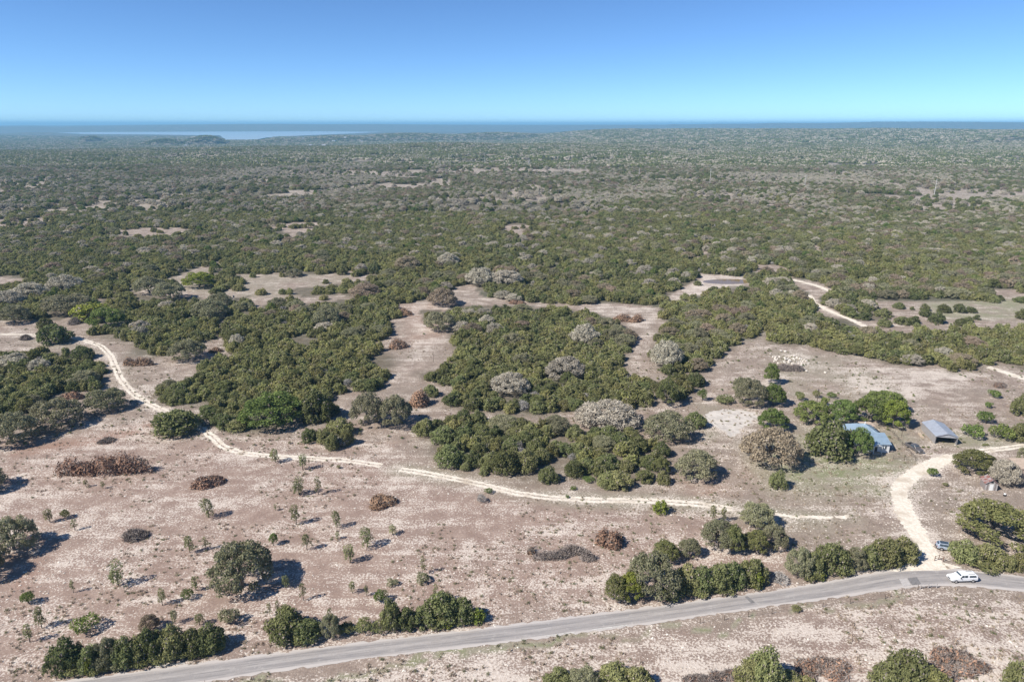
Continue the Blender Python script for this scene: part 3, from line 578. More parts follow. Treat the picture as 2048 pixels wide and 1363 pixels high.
# ------------------------------------------------------------------ surveyed single trees: photo x, photo y of the foot, width, height, kind (a digit or letter after the kind picks the foliage)
SINGLES = [
    # saplings left standing in the cleared field
    (100, 1048, 27, 28, "S"), (130, 1040, 22, 24, "H"), (150, 1062, 16, 24, "T"), (380, 1108, 22, 42, "S"), (412, 1101, 14, 27, "T"), (237, 1178, 40, 54, "S"), (147, 1187, 14, 28, "T"),
    (60, 1213, 36, 36, "HV"), (84, 1261, 30, 44, "S"), (60, 1288, 24, 44, "T"), (168, 1272, 58, 46, "HV"), (325, 1214, 22, 40, "S"), (376, 1203, 26, 28, "HV"), (392, 1184, 22, 32, "T"), (350, 1250, 20, 32, "S"),
    (399, 1254, 26, 27, "S"), (460, 1256, 46, 42, "HO"), (300, 1264, 36, 34, "B"), (417, 1039, 32, 42, "S"), (173, 975, 12, 20, "T"), (206, 978, 11, 15, "T"),
    (592, 1053, 28, 40, "S"), (547, 1094, 24, 34, "HV"), (614, 1103, 24, 38, "S"), (674, 1058, 24, 36, "S"), (675, 1080, 14, 16, "T"), (735, 1099, 36, 42, "S"), (700, 1131, 36, 38, "S"), (785, 1072, 22, 26, "T"),
    (846, 1150, 15, 38, "T"), (845, 1172, 40, 27, "HO"), (783, 1173, 28, 18, "HO"), (705, 1189, 20, 28, "S"), (733, 1193, 13, 24, "T"), (764, 1207, 36, 34, "HV"), (572, 1179, 22, 30, "S"), (607, 1203, 18, 36, "T"),
    (540, 1233, 12, 30, "T"), (556, 1228, 11, 34, "T"), (572, 1236, 24, 26, "S"), (660, 1246, 15, 36, "T"), (872, 1208, 15, 40, "T"), (551, 927, 25, 34, "S"), (606, 943, 27, 32, "S"), (678, 938, 12, 10, "H"), (598, 994, 32, 38, "S"),
    (637, 991, 18, 38, "T"), (551, 1022, 9, 14, "T"), (976, 988, 18, 14, "HV"), (962, 1006, 22, 19, "X"), (1425, 1047, 20, 40, "T"), (1446, 1046, 18, 34, "T"), (1320, 1029, 30, 31, "Y"),
    (1592, 1227, 30, 17, "HJ1"), (1866, 956, 24, 24, "HV"), (1890, 973, 15, 9, "H"), (1175, 965, 26, 15, "HV"), (1147, 980, 18, 10, "H"), (1134, 996, 12, 8, "H"),
    # larger trees standing free
    (485, 1192, 118, 100, "O"), (28, 1116, 96, 78, "O"), (-42, 1172, 90, 80, "O"), (-32, 992, 80, 60, "O"), (545, 860, 128, 70, "VV"), (355, 872, 94, 58, "J0"), (213, 826, 78, 50, "O"),
    (112, 862, 102, 62, "O"), (25, 897, 96, 70, "O"), (375, 724, 72, 44, "O"), (738, 855, 68, 70, "O"), (790, 857, 70, 66, "O"), (632, 846, 66, 66, "J0"), (620, 886, 38, 32, "J0"), (650, 890, 32, 36, "J1"), (665, 901, 30, 36, "J1"),
    (692, 892, 32, 34, "J1"), (678, 874, 56, 38, "J1"), (684, 896, 30, 24, "X"), (1215, 862, 122, 56, "G"), (1336, 884, 94, 58, "O"), (1392, 964, 80, 60, "O"), (1332, 738, 66, 56, "G"), (1130, 762, 84, 46, "G"),
    (1020, 792, 78, 44, "G"), (1048, 822, 32, 24, "X"), (1170, 692, 58, 42, "G"), (880, 664, 64, 42, "O"), (885, 614, 62, 38, "B"), (730, 598, 62, 32, "B"), (815, 541, 48, 30, "B"), (897, 532, 46, 26, "G"),
    (962, 572, 64, 36, "G"), (1012, 573, 64, 34, "G"), (655, 658, 60, 48, "O"), (180, 642, 70, 40, "Y"), (135, 632, 92, 46, "O"), (215, 662, 72, 46, "VV"), (398, 578, 62, 34, "VY"), (340, 602, 60, 40, "O"),
    (300, 590, 60, 38, "O"), (420, 640, 70, 40, "O"), (440, 620, 50, 34, "O"), (30, 650, 60, 40, "O"), (60, 600, 64, 34, "G"), (130, 585, 70, 34, "G"), (20, 615, 60, 34, "G"), (110, 690, 66, 44, "J0"), (95, 660, 34, 26, "J0"),
    (168, 720, 42, 30, "J0"), (202, 735, 20, 14, "J1"), (1545, 866, 58, 48, "VV"), (1540, 940, 118, 80, "B"), (1556, 980, 38, 40, "J1"), (1658, 920, 98, 78, "J0"), (1716, 919, 50, 64, "VV"),
    (1624, 850, 72, 46, "VV"), (1682, 852, 62, 52, "VV"), (1735, 850, 66, 54, "VV"), (1786, 858, 58, 58, "VY"), (1768, 832, 84, 48, "VV"), (1650, 814, 22, 24, "HV"), (1597, 802, 26, 24, "HJ1"), (1631, 797, 16, 20, "HJ1"), (1662, 797, 20, 16, "HV"),
    (1450, 808, 52, 22, "HJ1"), (1500, 816, 58, 58, "O"), (1546, 814, 46, 46, "VV"), (1541, 770, 30, 44, "VV"), (1488, 790, 44, 36, "O"), (1404, 803, 22, 26, "HV"), (1389, 856, 44, 34, "J0"), (1334, 814, 48, 52, "V"),
    (1947, 879, 48, 36, "HV"), (2002, 881, 50, 38, "HV"), (2042, 886, 44, 46, "J1"), (1972, 851, 34, 34, "HV"), (1978, 817, 18, 16, "HV"), (1985, 797, 30, 22, "HV"), (2038, 833, 34, 44, "J0"),
    (1950, 954, 80, 50, "V"), (2008, 974, 58, 54, "G"), (2056, 932, 40, 44, "O"), (1992, 1100, 140, 86, "V"), (1930, 1128, 60, 48, "J1"), (1975, 1136, 70, 50, "J1"), (2010, 1142, 40, 36, "J1"), (2040, 1142, 44, 38, "J2"), (2075, 1110, 90, 80, "V"),
    (1330, 1128, 54, 46, "V"), (1378, 1118, 46, 40, "O"), (1436, 1106, 70, 64, "O"), (1464, 1110, 46, 58, "V"), (1510, 1110, 50, 48, "V"), (1548, 1102, 50, 52, "O"), (1512, 1062, 68, 58, "O"),
    # roadside rows
    (132, 1352, 74, 74, "J0"), (186, 1346, 52, 60, "J0"), (216, 1340, 56, 60, "O"), (256, 1336, 60, 62, "J0"), (300, 1327, 62, 72, "J0"), (345, 1320, 62, 70, "J1"), (386, 1313, 56, 58, "J0"), (424, 1307, 62, 60, "J0"), (183, 1350, 20, 44, "Y"),
    (150, 1356, 46, 28, "HJ1"), (200, 1350, 50, 30, "HJ1"), (240, 1346, 44, 30, "HO"), (282, 1337, 50, 32, "HJ1"), (322, 1330, 46, 32, "HJ1"), (365, 1322, 48, 30, "HJ1"), (405, 1315, 46, 32, "HJ1"), (442, 1306, 40, 30, "HJ1"), (320, 1322, 50, 60, "J1"), (278, 1328, 50, 58, "J1"), (232, 1336, 46, 52, "J1"), (404, 1308, 44, 50, "J1"),
    (1340, 1205, 60, 30, "HJ1"), (1390, 1196, 56, 30, "HJ1"), (1450, 1188, 56, 28, "HJ1"), (1620, 1164, 50, 28, "HJ1"), (1690, 1152, 50, 28, "HJ1"), (1750, 1142, 50, 26, "HJ1"), (870, 1260, 56, 30, "HJ1"), (925, 1254, 48, 28, "HJ1"), (600, 1292, 60, 26, "HJ1"), (1960, 1146, 70, 26, "HJ1"),
    (574, 1284, 82, 70, "J0"), (616, 1286, 60, 52, "J0"), (662, 1277, 40, 48, "O"), (692, 1274, 44, 30, "HJ1"), (726, 1270, 50, 32, "HJ1"), (757, 1266, 40, 28, "HJ1"), (784, 1262, 44, 66, "J1"), (815, 1260, 46, 50, "J0"), (850, 1256, 58, 48, "J0"),
    (888, 1252, 76, 70, "J0"), (926, 1248, 54, 56, "J0"), (957, 1248, 30, 32, "Y"), (895, 1257, 22, 16, "Y"),
    (1232, 1208, 48, 58, "V"), (1262, 1206, 52, 60, "VY"), (1304, 1202, 96, 92, "O"), (1372, 1188, 58, 60, "J1"), (1400, 1188, 50, 58, "J0"), (1432, 1184, 62, 60, "J1"), (1462, 1180, 48, 58, "J0"), (1502, 1174, 62, 58, "J1"), (1514, 1178, 24, 36, "Y"), (1556, 1168, 40, 24, "X"),
    (1596, 1158, 56, 62, "O"), (1625, 1156, 46, 52, "J1"), (1662, 1148, 66, 66, "J1"), (1640, 1160, 24, 18, "Y"), (1708, 1142, 44, 46, "O"), (1735, 1140, 46, 52, "J1"), (1768, 1134, 62, 60, "J1"), (1806, 1126, 66, 52, "J1"),
    # south of the road
    (1118, 1378, 62, 42, "J1"), (1168, 1384, 64, 44, "O"), (1232, 1386, 80, 60, "J1"), (1272, 1390, 70, 58, "J1"), (1498, 1385, 70, 70, "J1"), (1530, 1388, 76, 92, "J1"), (1578, 1384, 56, 46, "J1"), (1615, 1390, 44, 36, "J2"),
    (1772, 1384, 72, 60, "J1"), (1820, 1382, 90, 80, "J1"), (1862, 1392, 70, 62, "J2"), (2034, 1384, 64, 62, "J1"), (2080, 1380, 60, 60, "J1"),
    # round junipers in the far meadow and along clearings
    (1797, 618, 24, 14, "J0"), (1824, 620, 10, 8, "J0"), (1849, 622, 20, 16, "J0"), (1850, 634, 26, 18, "J0"), (1888, 626, 28, 18, "J0"), (1918, 626, 26, 20, "J0"), (1942, 626, 20, 14, "J0"), (1953, 640, 14, 12, "J0"), (1806, 650, 36, 18, "J0"), (1828, 648, 24, 18, "J0"),
    (1872, 648, 32, 26, "J0"), (1834, 656, 16, 12, "J1"), (1767, 654, 28, 18, "J1"), (1730, 641, 24, 18, "J0"), (1765, 636, 36, 20, "J1"), (1920, 652, 28, 16, "J0"), (1936, 645, 20, 12, "J0"), (2046, 640, 30, 22, "J0"), (2040, 606, 30, 14, "J0"),
    (346, 578, 26, 20, "J0"), (478, 582, 28, 16, "J1"), (458, 575, 20, 12, "J1"), (442, 592, 16, 8, "J1"), (430, 588, 24, 14, "J1"), (685, 550, 24, 20, "J1"), (750, 548, 28, 24, "J0"), (862, 795, 34, 26, "J1"), (722, 550, 26, 14, "J1"),
    (1237, 980, 60, 42, "J1"), (1215, 978, 40, 36, "J1"), (1325, 970, 30, 28, "J1"), (1290, 966, 40, 30, "J1"), (1098, 968, 44, 36, "J0"), (1010, 950, 62, 56, "J0"), (1050, 945, 56, 46, "J1"), (945, 935, 40, 34, "J0"), (900, 935, 62, 46, "J0"), (932, 942, 22, 20, "J1"), (970, 945, 20, 18, "J1"), (967, 952, 20, 14, "J1"), (885, 890, 58, 40, "J0"), (925, 885, 42, 34, "J0"), (975, 888, 26, 20, "J1"), (850, 872, 46, 36, "J1"),
]

PROJ_DIV = lambda py: CP - (py - 681.5) / FOC * SP
trees = []   # dict per tree: x, y, code, mat, w, h, photo size
taken = []
def add_tree(px, py, wpx, hpx, code, single=True):
    sd = SP + (py - 681.5) / FOC * CP; sd = sd / math.hypot(1.0, (py - 681.5) / FOC)   # sine of the viewing angle below the horizon
    hpx = max(hpx - (0.42 if code[0] in "JHX" else 0.28) * wpx * sd, 0.5 * hpx); py = py - 0.30 * wpx * sd              # the crown's own depth is part of what shows
    x, y = place(px, py); t = ray_len(py); mat = None
    if len(code) > 1: mat = code[1:]; mat = "J" + mat if mat in "012" else mat
    elif code == "V": mat = "W"
    trees.append(dict(x=x, y=y, c=code[0], m=mat, w=wpx * t / FOC, h=hpx * t / FOC / PROJ_DIV(py), s=wpx, one=single))
for s_ in SINGLES: add_tree(*s_)

# thickets: jittered stands of juniper with oaks among them
TX = np.array([t["x"] for t in trees]); TY = np.array([t["y"] for t in trees]); TR = np.array([t["w"] for t in trees]) * 0.45
def free(x, y):
    ok = np.ones(len(x), bool)
    for a, b_, r_ in zip(TX, TY, TR): ok &= (x - a) ** 2 + (y - b_) ** 2 > (r_ + 1.2) ** 2
    return ok
def stand(y0, y1, step, slope=0.80, margin=45):
    ys = np.arange(y0, y1, step); P = []
    for i, yv in enumerate(ys):
        xw = slope * yv + margin; xs = np.arange(-xw, xw, step) + (i % 2) * step / 2; P.append(np.c_[xs, np.full(len(xs), yv)])
    P = np.vstack(P); return P + (rng.random(P.shape) - 0.5) * step * 0.85
pts = stand(160, 765, 4.1)
x, y = pts[:, 0], pts[:, 1]; px, py, dep = to_photo(x, y)
keep = np.zeros(len(x), bool); rnd = rng.random(len(x))
for poly, dens in zip(THICK, THICK_DENS): keep |= inside(x, y, poly) & (rnd < dens)
lump = fbm(x, y, 60, 41, 3)
keep |= (py < 638) & (rnd < np.where(lump > 0.62, 0.55, 0.94))
hh = 3.6; behind = y * CAM_H / (CAM_H - hh * 0.8), x * CAM_H / (CAM_H - hh * 0.8)
xo, yo = x, y; amp = 7 + 0.035 * np.maximum(y - 250, 0); jx = wob(x, y, 1, 24, 3) * amp; jy = wob(x, y, 1, 24, 5) * amp
x = x + jx; y = y + jy; behind = behind[0] + jy, behind[1] + jx
for poly in CLEAR:
    keep &= (~inside(x, y, poly) & ~inside(behind[1], behind[0], poly)) | ((rng.random(len(x)) < np.where(py < 500, 0.10, 0.03)) & (py < 600))
for pth, wd in ((TRACK, 4), (TRACK2, 4), (TRACK4, 4), (TRACK5, 4), (TRACK6, 4)): keep &= line_dist(x, y, WPATH(pth)) > wd
x, y = xo, yo; keep &= free(x, y)
x, y, px, py, dep = x[keep], y[keep], px[keep], py[keep], dep[keep]
mixn = fbm(x, y, 45, 51, 3); mix2 = fbm(x, y, 90, 61, 3); rr = rng.random(len(x))
oakish = np.clip(0.10 + 1.4 * (mixn - 0.55), 0.03, 0.6) + np.where(py < 560, 0.10, 0.0) + np.where((px > 1500) & (py < 600), 0.28, 0.0)
greyish = np.clip(0.04 + 0.9 * (mix2 - 0.56), 0.01, 0.4) + np.where(py < 520, 0.06, 0.0)
fill = []
for i in range(len(x)):
    if rr[i] < oakish[i] * 0.30: c, m, w_, h_ = ("O" if random.random() < 0.7 else "B"), None, random.uniform(7, 12), random.uniform(4.2, 5.8)
    elif rr[i] < (oakish[i] + greyish[i]) * 0.30: c, m, w_, h_ = "G", None, random.uniform(6.5, 11), random.uniform(4.0, 5.4)
    elif rr[i] > 0.987: c, m, w_, h_ = "V", "W", random.uniform(5, 8), random.uniform(4.5, 6)
    elif rr[i] > 0.965: c, m, w_, h_ = "X", None, random.uniform(2.5, 4.5), random.uniform(1.6, 2.8)
    else:
        k_ = random.random() + (mix2[i] - 0.5) * 1.2
        c, m, w_, h_ = "J", ("J0" if k_ < 0.42 else "J1" if k_ < 0.86 else "J2"), random.uniform(4.0, 7.4), random.uniform(2.8, 4.7)
    fill.append(dict(x=x[i], y=y[i], c=c, m=m, w=w_, h=h_, s=w_ * FOC / dep[i], one=False, px=px[i]))
in_frame = lambda t: -10 < t["px"] < 2058
fill.sort(key=lambda t: -t["s"] if in_frame(t) else 1e6)
count = {}
for t in trees: count[t["c"]] = count.get(t["c"], 0) + 1
LIMIT = {"J": 296, "O": 110, "B": 40, "G": 60, "V": 60, "X": 30, "H": 90, "S": 60, "T": 60, "Y": 30}
rest = []
for t in fill:
    if in_frame(t) and count.get(t["c"], 0) < LIMIT[t["c"]]: trees.append(t); count[t["c"]] = count.get(t["c"], 0) + 1
    else: rest.append(t)

# ------------------------------------------------------------------ build the single trees
NAME = {"J": "juniper_tree", "O": "oak_tree", "B": "brown_oak_tree", "G": "grey_oak_tree", "V": "green_oak_tree", "Y": "bright_green_bush", "S": "sapling", "T": "thin_sapling", "H": "low_shrub", "X": "dead_shrub"}
CATG = {"J": "juniper", "O": "oak", "B": "oak", "G": "oak", "V": "tree", "Y": "bush", "S": "sapling", "T": "sapling", "H": "shrub", "X": "dead shrub"}
LOOK = {"O": "olive spreading live oak", "B": "brown-tinged rounded oak", "G": "pale grey twiggy oak", "V": "leafy green tree", "Y": "bright green bush", "S": "sparse yellow-green sapling", "T": "thin spindly sapling", "H": "low shrub", "X": "grey leafless shrub"}
SHADE = {"J0": "dark green", "J1": "olive green", "J2": "yellowish green", "V": "fresh green", "Y": "lime green", "O": "dull olive", "W": "muted green"}
MARKS = [("the blue-roofed white house", 1757, 900), ("the open metal carport", 1885, 885), ("the red-roofed board shed", 1982, 977), ("the white pickup on the road", 1921, 1165), ("the silver car", 1893, 1100),
    ("the mouth of the caliche drive", 1862, 1125), ("the bend of the caliche drive", 1799, 985), ("the dry pale pond bed", 1455, 840), ("the long rust-brown brush pile", 215, 940), ("the flat rust brush pile", 412, 968),
    ("the round rust brush mound", 764, 1012), ("the long grey stick pile", 1125, 1115), ("the tall rust brush pile", 1218, 1088), ("the low grey stick heap", 268, 1078), ("the sharp bend of the rutted track", 222, 715),
    ("the big bright green oak", 545, 862), ("the silver-grey oak", 1215, 864), ("the pair of grey-green oaks", 762, 858), ("the cedar-topped brush pile", 848, 812), ("the white rubble heap", 1580, 730),
    ("the muddy stock pond", 1460, 565), ("the big brown-crowned oak", 1540, 945), ("the deer feeder", 468, 600), ("the junction of road and drive", 1800, 1135), ("the paved road west end", 300, 1345), ("the hedge gap on the paved road", 1060, 1250),
    ("the dark skid marks on the road", 1500, 1195), ("the sandy meadow track", 1690, 635), ("the rocky white hillside", 1800, 760), ("the lone tall utility pole", 1633, 810), ("the left end of the rutted track", 20, 670), ("the bright bush by the rutted track", 1320, 1030),
    ("the clearing inside the cedar thicket", 600, 682), ("the pale dirt lane through the thicket", 1270, 700), ("the scraped lane between thickets", 800, 760), ("the middle of the rutted track", 900, 957), ("the grassy upper clearing", 620, 560), ("the far round-juniper meadow", 1880, 635), ("the big stick pile south of the road", 1890, 1335)]
MW = [(n_, *place(a, b_)) for n_, a, b_ in MARKS]
ORD = ["", "second ", "third ", "fourth ", "fifth ", "sixth ", "seventh ", "eighth "]
for t in trees:
    W0, H0 = SIZE[t["c"]]; sx = t["w"] / W0; sz = t["h"] / H0
    t["p"] = pick(t["c"], t["m"]); t["sc"] = (sx, sx * random.uniform(0.92, 1.08), sz)
    dist = [math.hypot(t["x"] - a, t["y"] - b_) for _, a, b_ in MW]; k_ = int(np.argmin(dist)); t["mk"] = k_; t["md"] = dist[k_]
    big = t["w"] / W0
    t["size"] = "large " if big > 1.15 else "small " if big < 0.75 else ""
    if t["c"] in "JHV":
        base = {"J": "rounded juniper", "H": "low shrub", "V": "leafy tree"}[t["c"]]; t["look"] = f"{t['size']}{SHADE.get(t['p'][2], 'green')} {base}"
    else: t["look"] = t["size"] + LOOK[t["c"]]
groups = {}
for t in trees: groups.setdefault((t["look"], t["mk"]), []).append(t)
for (look, mk), ts in groups.items():
    ts.sort(key=lambda t: t["md"]); mark = MW[mk][0]
    for i, t in enumerate(ts):
        rel = "beside" if t["md"] < 9 else "near" if t["md"] < 28 else "in the thicket towards" if not t["one"] else "out from"
        if len(ts) == 1: lab = f"{look} {rel} {mark}"
        elif i < 8: lab = f"{look}, {ORD[i]}{'closest' if i == 0 else 'closest'} to {mark}"
        else: lab = f"{look} among those around {mark}"
        grp = f"{CATG[t['c']]}s around {mark}"
        o = thing(NAME[t["c"]], " ".join(lab.split()), CATG[t["c"]], (t["x"], t["y"], 0), random.uniform(0, 6.283), grp)
        o.scale = t["sc"]
        cr = link("crown", t["p"][0], o); tr_ = link("trunk", t["p"][1], o)

# ------------------------------------------------------------------ masses of trees too many to count (kind stuff)
def scatter(name, P, rot, scl, protos, label, pid):
    me = bpy.data.meshes.new(name); n = len(P)
    me.vertices.add(n); me.vertices.foreach_set("co", np.asarray(P, np.float32).ravel())
    for nm, ty, key, arr in (("rot", "FLOAT", "value", np.asarray(rot, np.float32)), ("scl", "FLOAT_VECTOR", "vector", np.asarray(scl, np.float32).ravel()), ("pid", "INT", "value", np.asarray(pid, np.int32))):
        at = me.attributes.new(nm, ty, "POINT"); at.data.foreach_set(key, arr)
    o = link(name, me, kind="stuff"); o["label"] = label
    g = bpy.data.node_groups.new(name, "GeometryNodeTree")
    g.interface.new_socket("Geometry", in_out="INPUT", socket_type="NodeSocketGeometry"); g.interface.new_socket("Geometry", in_out="OUTPUT", socket_type="NodeSocketGeometry")
    nd = g.nodes; L = g.links.new
    gi = nd.new("NodeGroupInput"); go = nd.new("NodeGroupOutput"); ip = nd.new("GeometryNodeInstanceOnPoints"); jn = nd.new("GeometryNodeJoinGeometry")
    for pm in protos:
        po = bpy.data.objects.new(pm.name, pm); oi = nd.new("GeometryNodeObjectInfo"); oi.inputs["Object"].default_value = po; oi.inputs["As Instance"].default_value = False
        gt = nd.new("GeometryNodeGeometryToInstance"); L(oi.outputs["Geometry"], gt.inputs[0]); L(gt.outputs[0], jn.inputs[0])
    def na(nm, ty):
        a = nd.new("GeometryNodeInputNamedAttribute"); a.data_type = ty; a.inputs["Name"].default_value = nm; return a.outputs["Attribute"]
    cx = nd.new("ShaderNodeCombineXYZ"); L(na("rot", "FLOAT"), cx.inputs[2])
    L(gi.outputs[0], ip.inputs["Points"]); L(jn.outputs[0], ip.inputs["Instance"]); ip.inputs["Pick Instance"].default_value = True
    L(na("pid", "INT"), ip.inputs["Instance Index"]); L(cx.outputs[0], ip.inputs["Rotation"]); L(na("scl", "FLOAT_VECTOR"), ip.inputs["Scale"])
    L(ip.outputs[0], go.inputs[0])
    md = o.modifiers.new("scatter", "NODES"); md.node_group = g
    return o
MID = {"J": family("mjuniper", "juniper", 5, 1500, 5.6, 4.9, 0.36, ["J0", "J1", "J2"], "bark_dark", 0, 1100), "O": family("moak", "oak", 4, 2600, 11, 7, 0.46, ["O", "W", "O", "B"], "bark", 0, 1200),
       "G": family("mgrey", "grey", 3, 3000, 11, 6.6, 0.56, "G", "bark", 0, 1300), "V": family("mfresh", "oak", 2, 2200, 9, 7, 0.44, ["V", "W"], "bark", 0, 1400), "X": family("mdead", "dead", 2, 260, 3.4, 2.2, 0.36, "X", "bark", 0, 1500)}
MID["B"] = MID["O"]
def mass(name, lst, code, label):
    fam = MID[code]; W0, H0 = SIZE[code]; pid = []
    for t in lst:
        c_ = [i for i, p in enumerate(fam) if t["m"] is None or p[2] == t["m"]] or range(len(fam)); pid.append(random.choice(list(c_)))
    scatter(name, [(t["x"], t["y"], t.get("z", 0.0)) for t in lst], rng.random(len(lst)) * 6.283, [(t["w"] / W0, t["w"] / W0, t["h"] / H0) for t in lst], [p[0] for p in fam], label, pid)

# the woodland beyond, tree by tree to 1.6 km
pts = stand(765, 1650, 6.6, 0.80, 30); x, y = pts[:, 0], pts[:, 1]
gapn = fbm(x, y, 120, 31, 4); px, py, dep = to_photo(x, y, 0)
meadow = np.exp(-(((px - 430) / 260) ** 2 + ((py - 385) / 16) ** 2)) + 0.8 * np.exp(-(((px - 1050) / 300) ** 2 + ((py - 350) / 10) ** 2)) + 0.9 * np.exp(-(((px - 1850) / 260) ** 2 + ((py - 392) / 7) ** 2)) + 0.8 * np.exp(-(((px - 1600) / 200) ** 2 + ((py - 373) / 3) ** 2)) + 0.7 * np.exp(-(((px - 880) / 120) ** 2 + ((py - 372) / 8) ** 2))
keep = rng.random(len(x)) < np.clip(np.where(gapn > 0.55, 0.25, 0.92) - 0.9 * meadow * (fbm(x, y, 30, 71) * 1.3), 0.04, 1)
x, y, px, py = x[keep], y[keep], px[keep], py[keep]; zt = height(x, y)
s1 = fbm(x, y, 170, 81, 3); s2 = fbm(x, y, 120, 91, 3); r1 = rng.random(len(x))
for i in range(len(x)):
    pj = np.clip(0.55 + 2.2 * (s1[i] - 0.5), 0.12, 0.92); pj = pj * (0.72 if py[i] < 400 else 0.9); pg = np.clip(0.42 + 2.4 * (s2[i] - 0.5), 0.05, 0.85) * (1 - pj)
    if r1[i] < pj: q = dict(c="J", m=("J0", "J1", "J1", "J2", "J2")[random.randrange(5)], w=random.uniform(5.5, 9), h=random.uniform(3.4, 5.2))
    elif r1[i] < pj + pg: q = dict(c="G", m=None, w=random.uniform(7, 12), h=random.uniform(4.8, 6.6))
    elif r1[i] > 0.90: q = dict(c="V", m=None, w=random.uniform(6, 9), h=random.uniform(5, 6.5))
    else: q = dict(c="O", m=None, w=random.uniform(7, 12), h=random.uniform(5, 7))
    q.update(x=x[i], y=y[i], z=zt[i]); rest.append(q)
for code, nm, lab in (("J", "juniper_woodland", "dark juniper woodland stretching away behind the thickets"), ("O", "oak_woodland", "olive and brown oak woodland mixed through the junipers"), ("G", "grey_oak_woodland", "pale grey leafless oak scrub in the middle distance"), ("V", "green_woodland", "scattered fresh green trees through the woodland"), ("X", "dead_undergrowth", "grey dead shrubs scattered among the thickets")):
    mass(nm, [t for t in rest if t["c"] == code or (code == "O" and t["c"] == "B")], code, lab)

# farther still: small groves seen only as texture
def grove(tag, seed, mats, n=11, span=15):
    r = np.random.default_rng(seed); V = []; Fs = []; MI = []; off = 0
    for i in range(n):
        a = r.uniform(0, 6.283); rad = span * math.sqrt(r.random()); cx_, cy_ = rad * math.cos(a), rad * math.sin(a); w_ = r.uniform(5.5, 10); h_ = r.uniform(4.2, 6.8)
        m = 60; d = unit(r.normal(size=(m, 3))); d[:, 2] = np.abs(d[:, 2]) * 1.0 - 0.12
        pos = d * np.array([w_ / 2, w_ / 2, h_ * 0.62]) * r.uniform(0.8, 1.05, m)[:, None] + np.array([cx_, cy_, h_ * 0.38])
        v, f = leaves(pos, d + r.normal(size=d.shape) * 0.45, 2.3, 1.9, 0.3, r)
        V.append(v); Fs.append(f + off); off += len(v); MI += [int(r.integers(len(mats)))] * m
    me = mesh_np(tag, np.vstack(V), np.vstack(Fs))
    for k_ in mats: me.materials.append(M[k_])
    me.polygons.foreach_set("material_index", np.array(MI, np.int32)); return me
groves = [grove("grove", 1, ["J0", "J0", "J0", "J1"]), grove("grove", 2, ["J0", "J0", "J1", "O"]), grove("grove", 3, ["O", "B", "G", "J0"]), grove("grove", 4, ["G", "G", "B", "O"]), grove("grove", 5, ["G", "B", "J0"]), grove("grove", 6, ["J1", "V", "J0"])]
GP, GS, GI = [], [], []
for y0, y1, st, sc in ((1600, 3500, 19, 1.0), (3450, 6300, 34, 1.55), (6300, 9500, 62, 2.2)):
    pts = stand(y0, y1, st, 0.80, 60); x, y = pts[:, 0], pts[:, 1]; z = height(x, y); g1 = fbm(x, y, 150, 31, 4)
    keep = (rng.random(len(x)) < np.where((g1 > 0.57) & (y < 3800), 0.22, 0.95)) & (z > -37.5) & ~((y > 7400) & (x < -0.18 * y) & (line_dist(x, y, LAKE, True) < 1500))
    x, y, z = x[keep], y[keep], z[keep]; s1 = fbm(x, y, 420, 101, 3) + 0.08 * (y < 3300) * (x < 0.1 * y) - 0.16 * (y > 3600)
    pid = np.where(s1 < 0.47, rng.integers(0, 2, len(x)), np.where(s1 < 0.56, rng.integers(1, 4, len(x)), rng.integers(3, 5, len(x))))
    pid = np.where(y > 3600, np.where(rng.random(len(x)) < 0.12, 2, pid % 2), pid); pid = np.where((rng.random(len(x)) < 0.05) & (y < 3600), 5, pid)
    GP.append(np.c_[x, y, z]); GS.append(np.c_[np.full(len(x), sc), np.full(len(x), sc), np.full(len(x), 1 + (sc - 1) * 0.55) * rng.uniform(0.8, 1.2, len(x))]); GI.append(pid)
GP, GS, GI = np.vstack(GP), np.vstack(GS), np.concatenate(GI)
scatter("distant_woodland", GP, rng.random(len(GP)) * 6.283, GS, groves, "hazy woodland covering the hills out to the lake", GI)

# ------------------------------------------------------------------ loose stones and dry tufts on the cleared ground
def rock(seed):
    r = np.random.default_rng(seed); import bmesh
    bm = bmesh.new(); bmesh.ops.create_icosphere(bm, subdivisions=1, radius=0.5)
    for v in bm.verts: v.co *= r.uniform(0.6, 1.15); v.co.z *= 0.5
    me = bpy.data.meshes.new("stone"); bm.to_mesh(me); bm.free(); me.materials.append(M["stone"]); return me
k = N("limestone"); co = k.n("TexCoord").outputs["Object"]; rn = k.n("ObjectInfo").outputs["Random"]
M["stone"] = k.done(k.principled(k.mix(rn, (0.42, 0.36, 0.30), (0.74, 0.68, 0.60)), 0.9, 0, 0.2))
def tuft(seed, mat):
    r = np.random.default_rng(seed); n = 26; pos = np.c_[r.normal(size=(n, 2)) * 0.22, r.uniform(0.1, 0.25, n)]
    v, f = leaves(pos, r.normal(size=(n, 3)) * [1, 1, 0.2], 0.5, 0.13, 0.85, r); return mesh_np("tuft", v, f, M[mat])
M["straw"] = foliage("dry_grass", (0.36, 0.29, 0.22), (0.60, 0.51, 0.39), tr=0.3, vary=0.4); M["tuftg"] = foliage("green_grass", (0.20, 0.20, 0.11), (0.34, 0.33, 0.19), tr=0.3, vary=0.4)
def open_points(n, y0, y1):
    yv = y0 + (y1 - y0) * rng.random(n) ** 1.2; xv = (rng.random(n) * 2 - 1) * (0.80 * yv + 15)
    ok = ~inside(xv, yv, road_poly); ok &= line_dist(xv, yv, WPATH(DRIVE)) > 2.6
    for c in THICK: ok &= ~inside(xv, yv, c)
    return xv[ok], yv[ok]
x, y = open_points(26000, 88, 235); bb = fbm(x, y, 14, 111, 3); kk = (bb > 0.47) & (rng.random(len(x)) < 0.8); x, y = x[kk], y[kk]
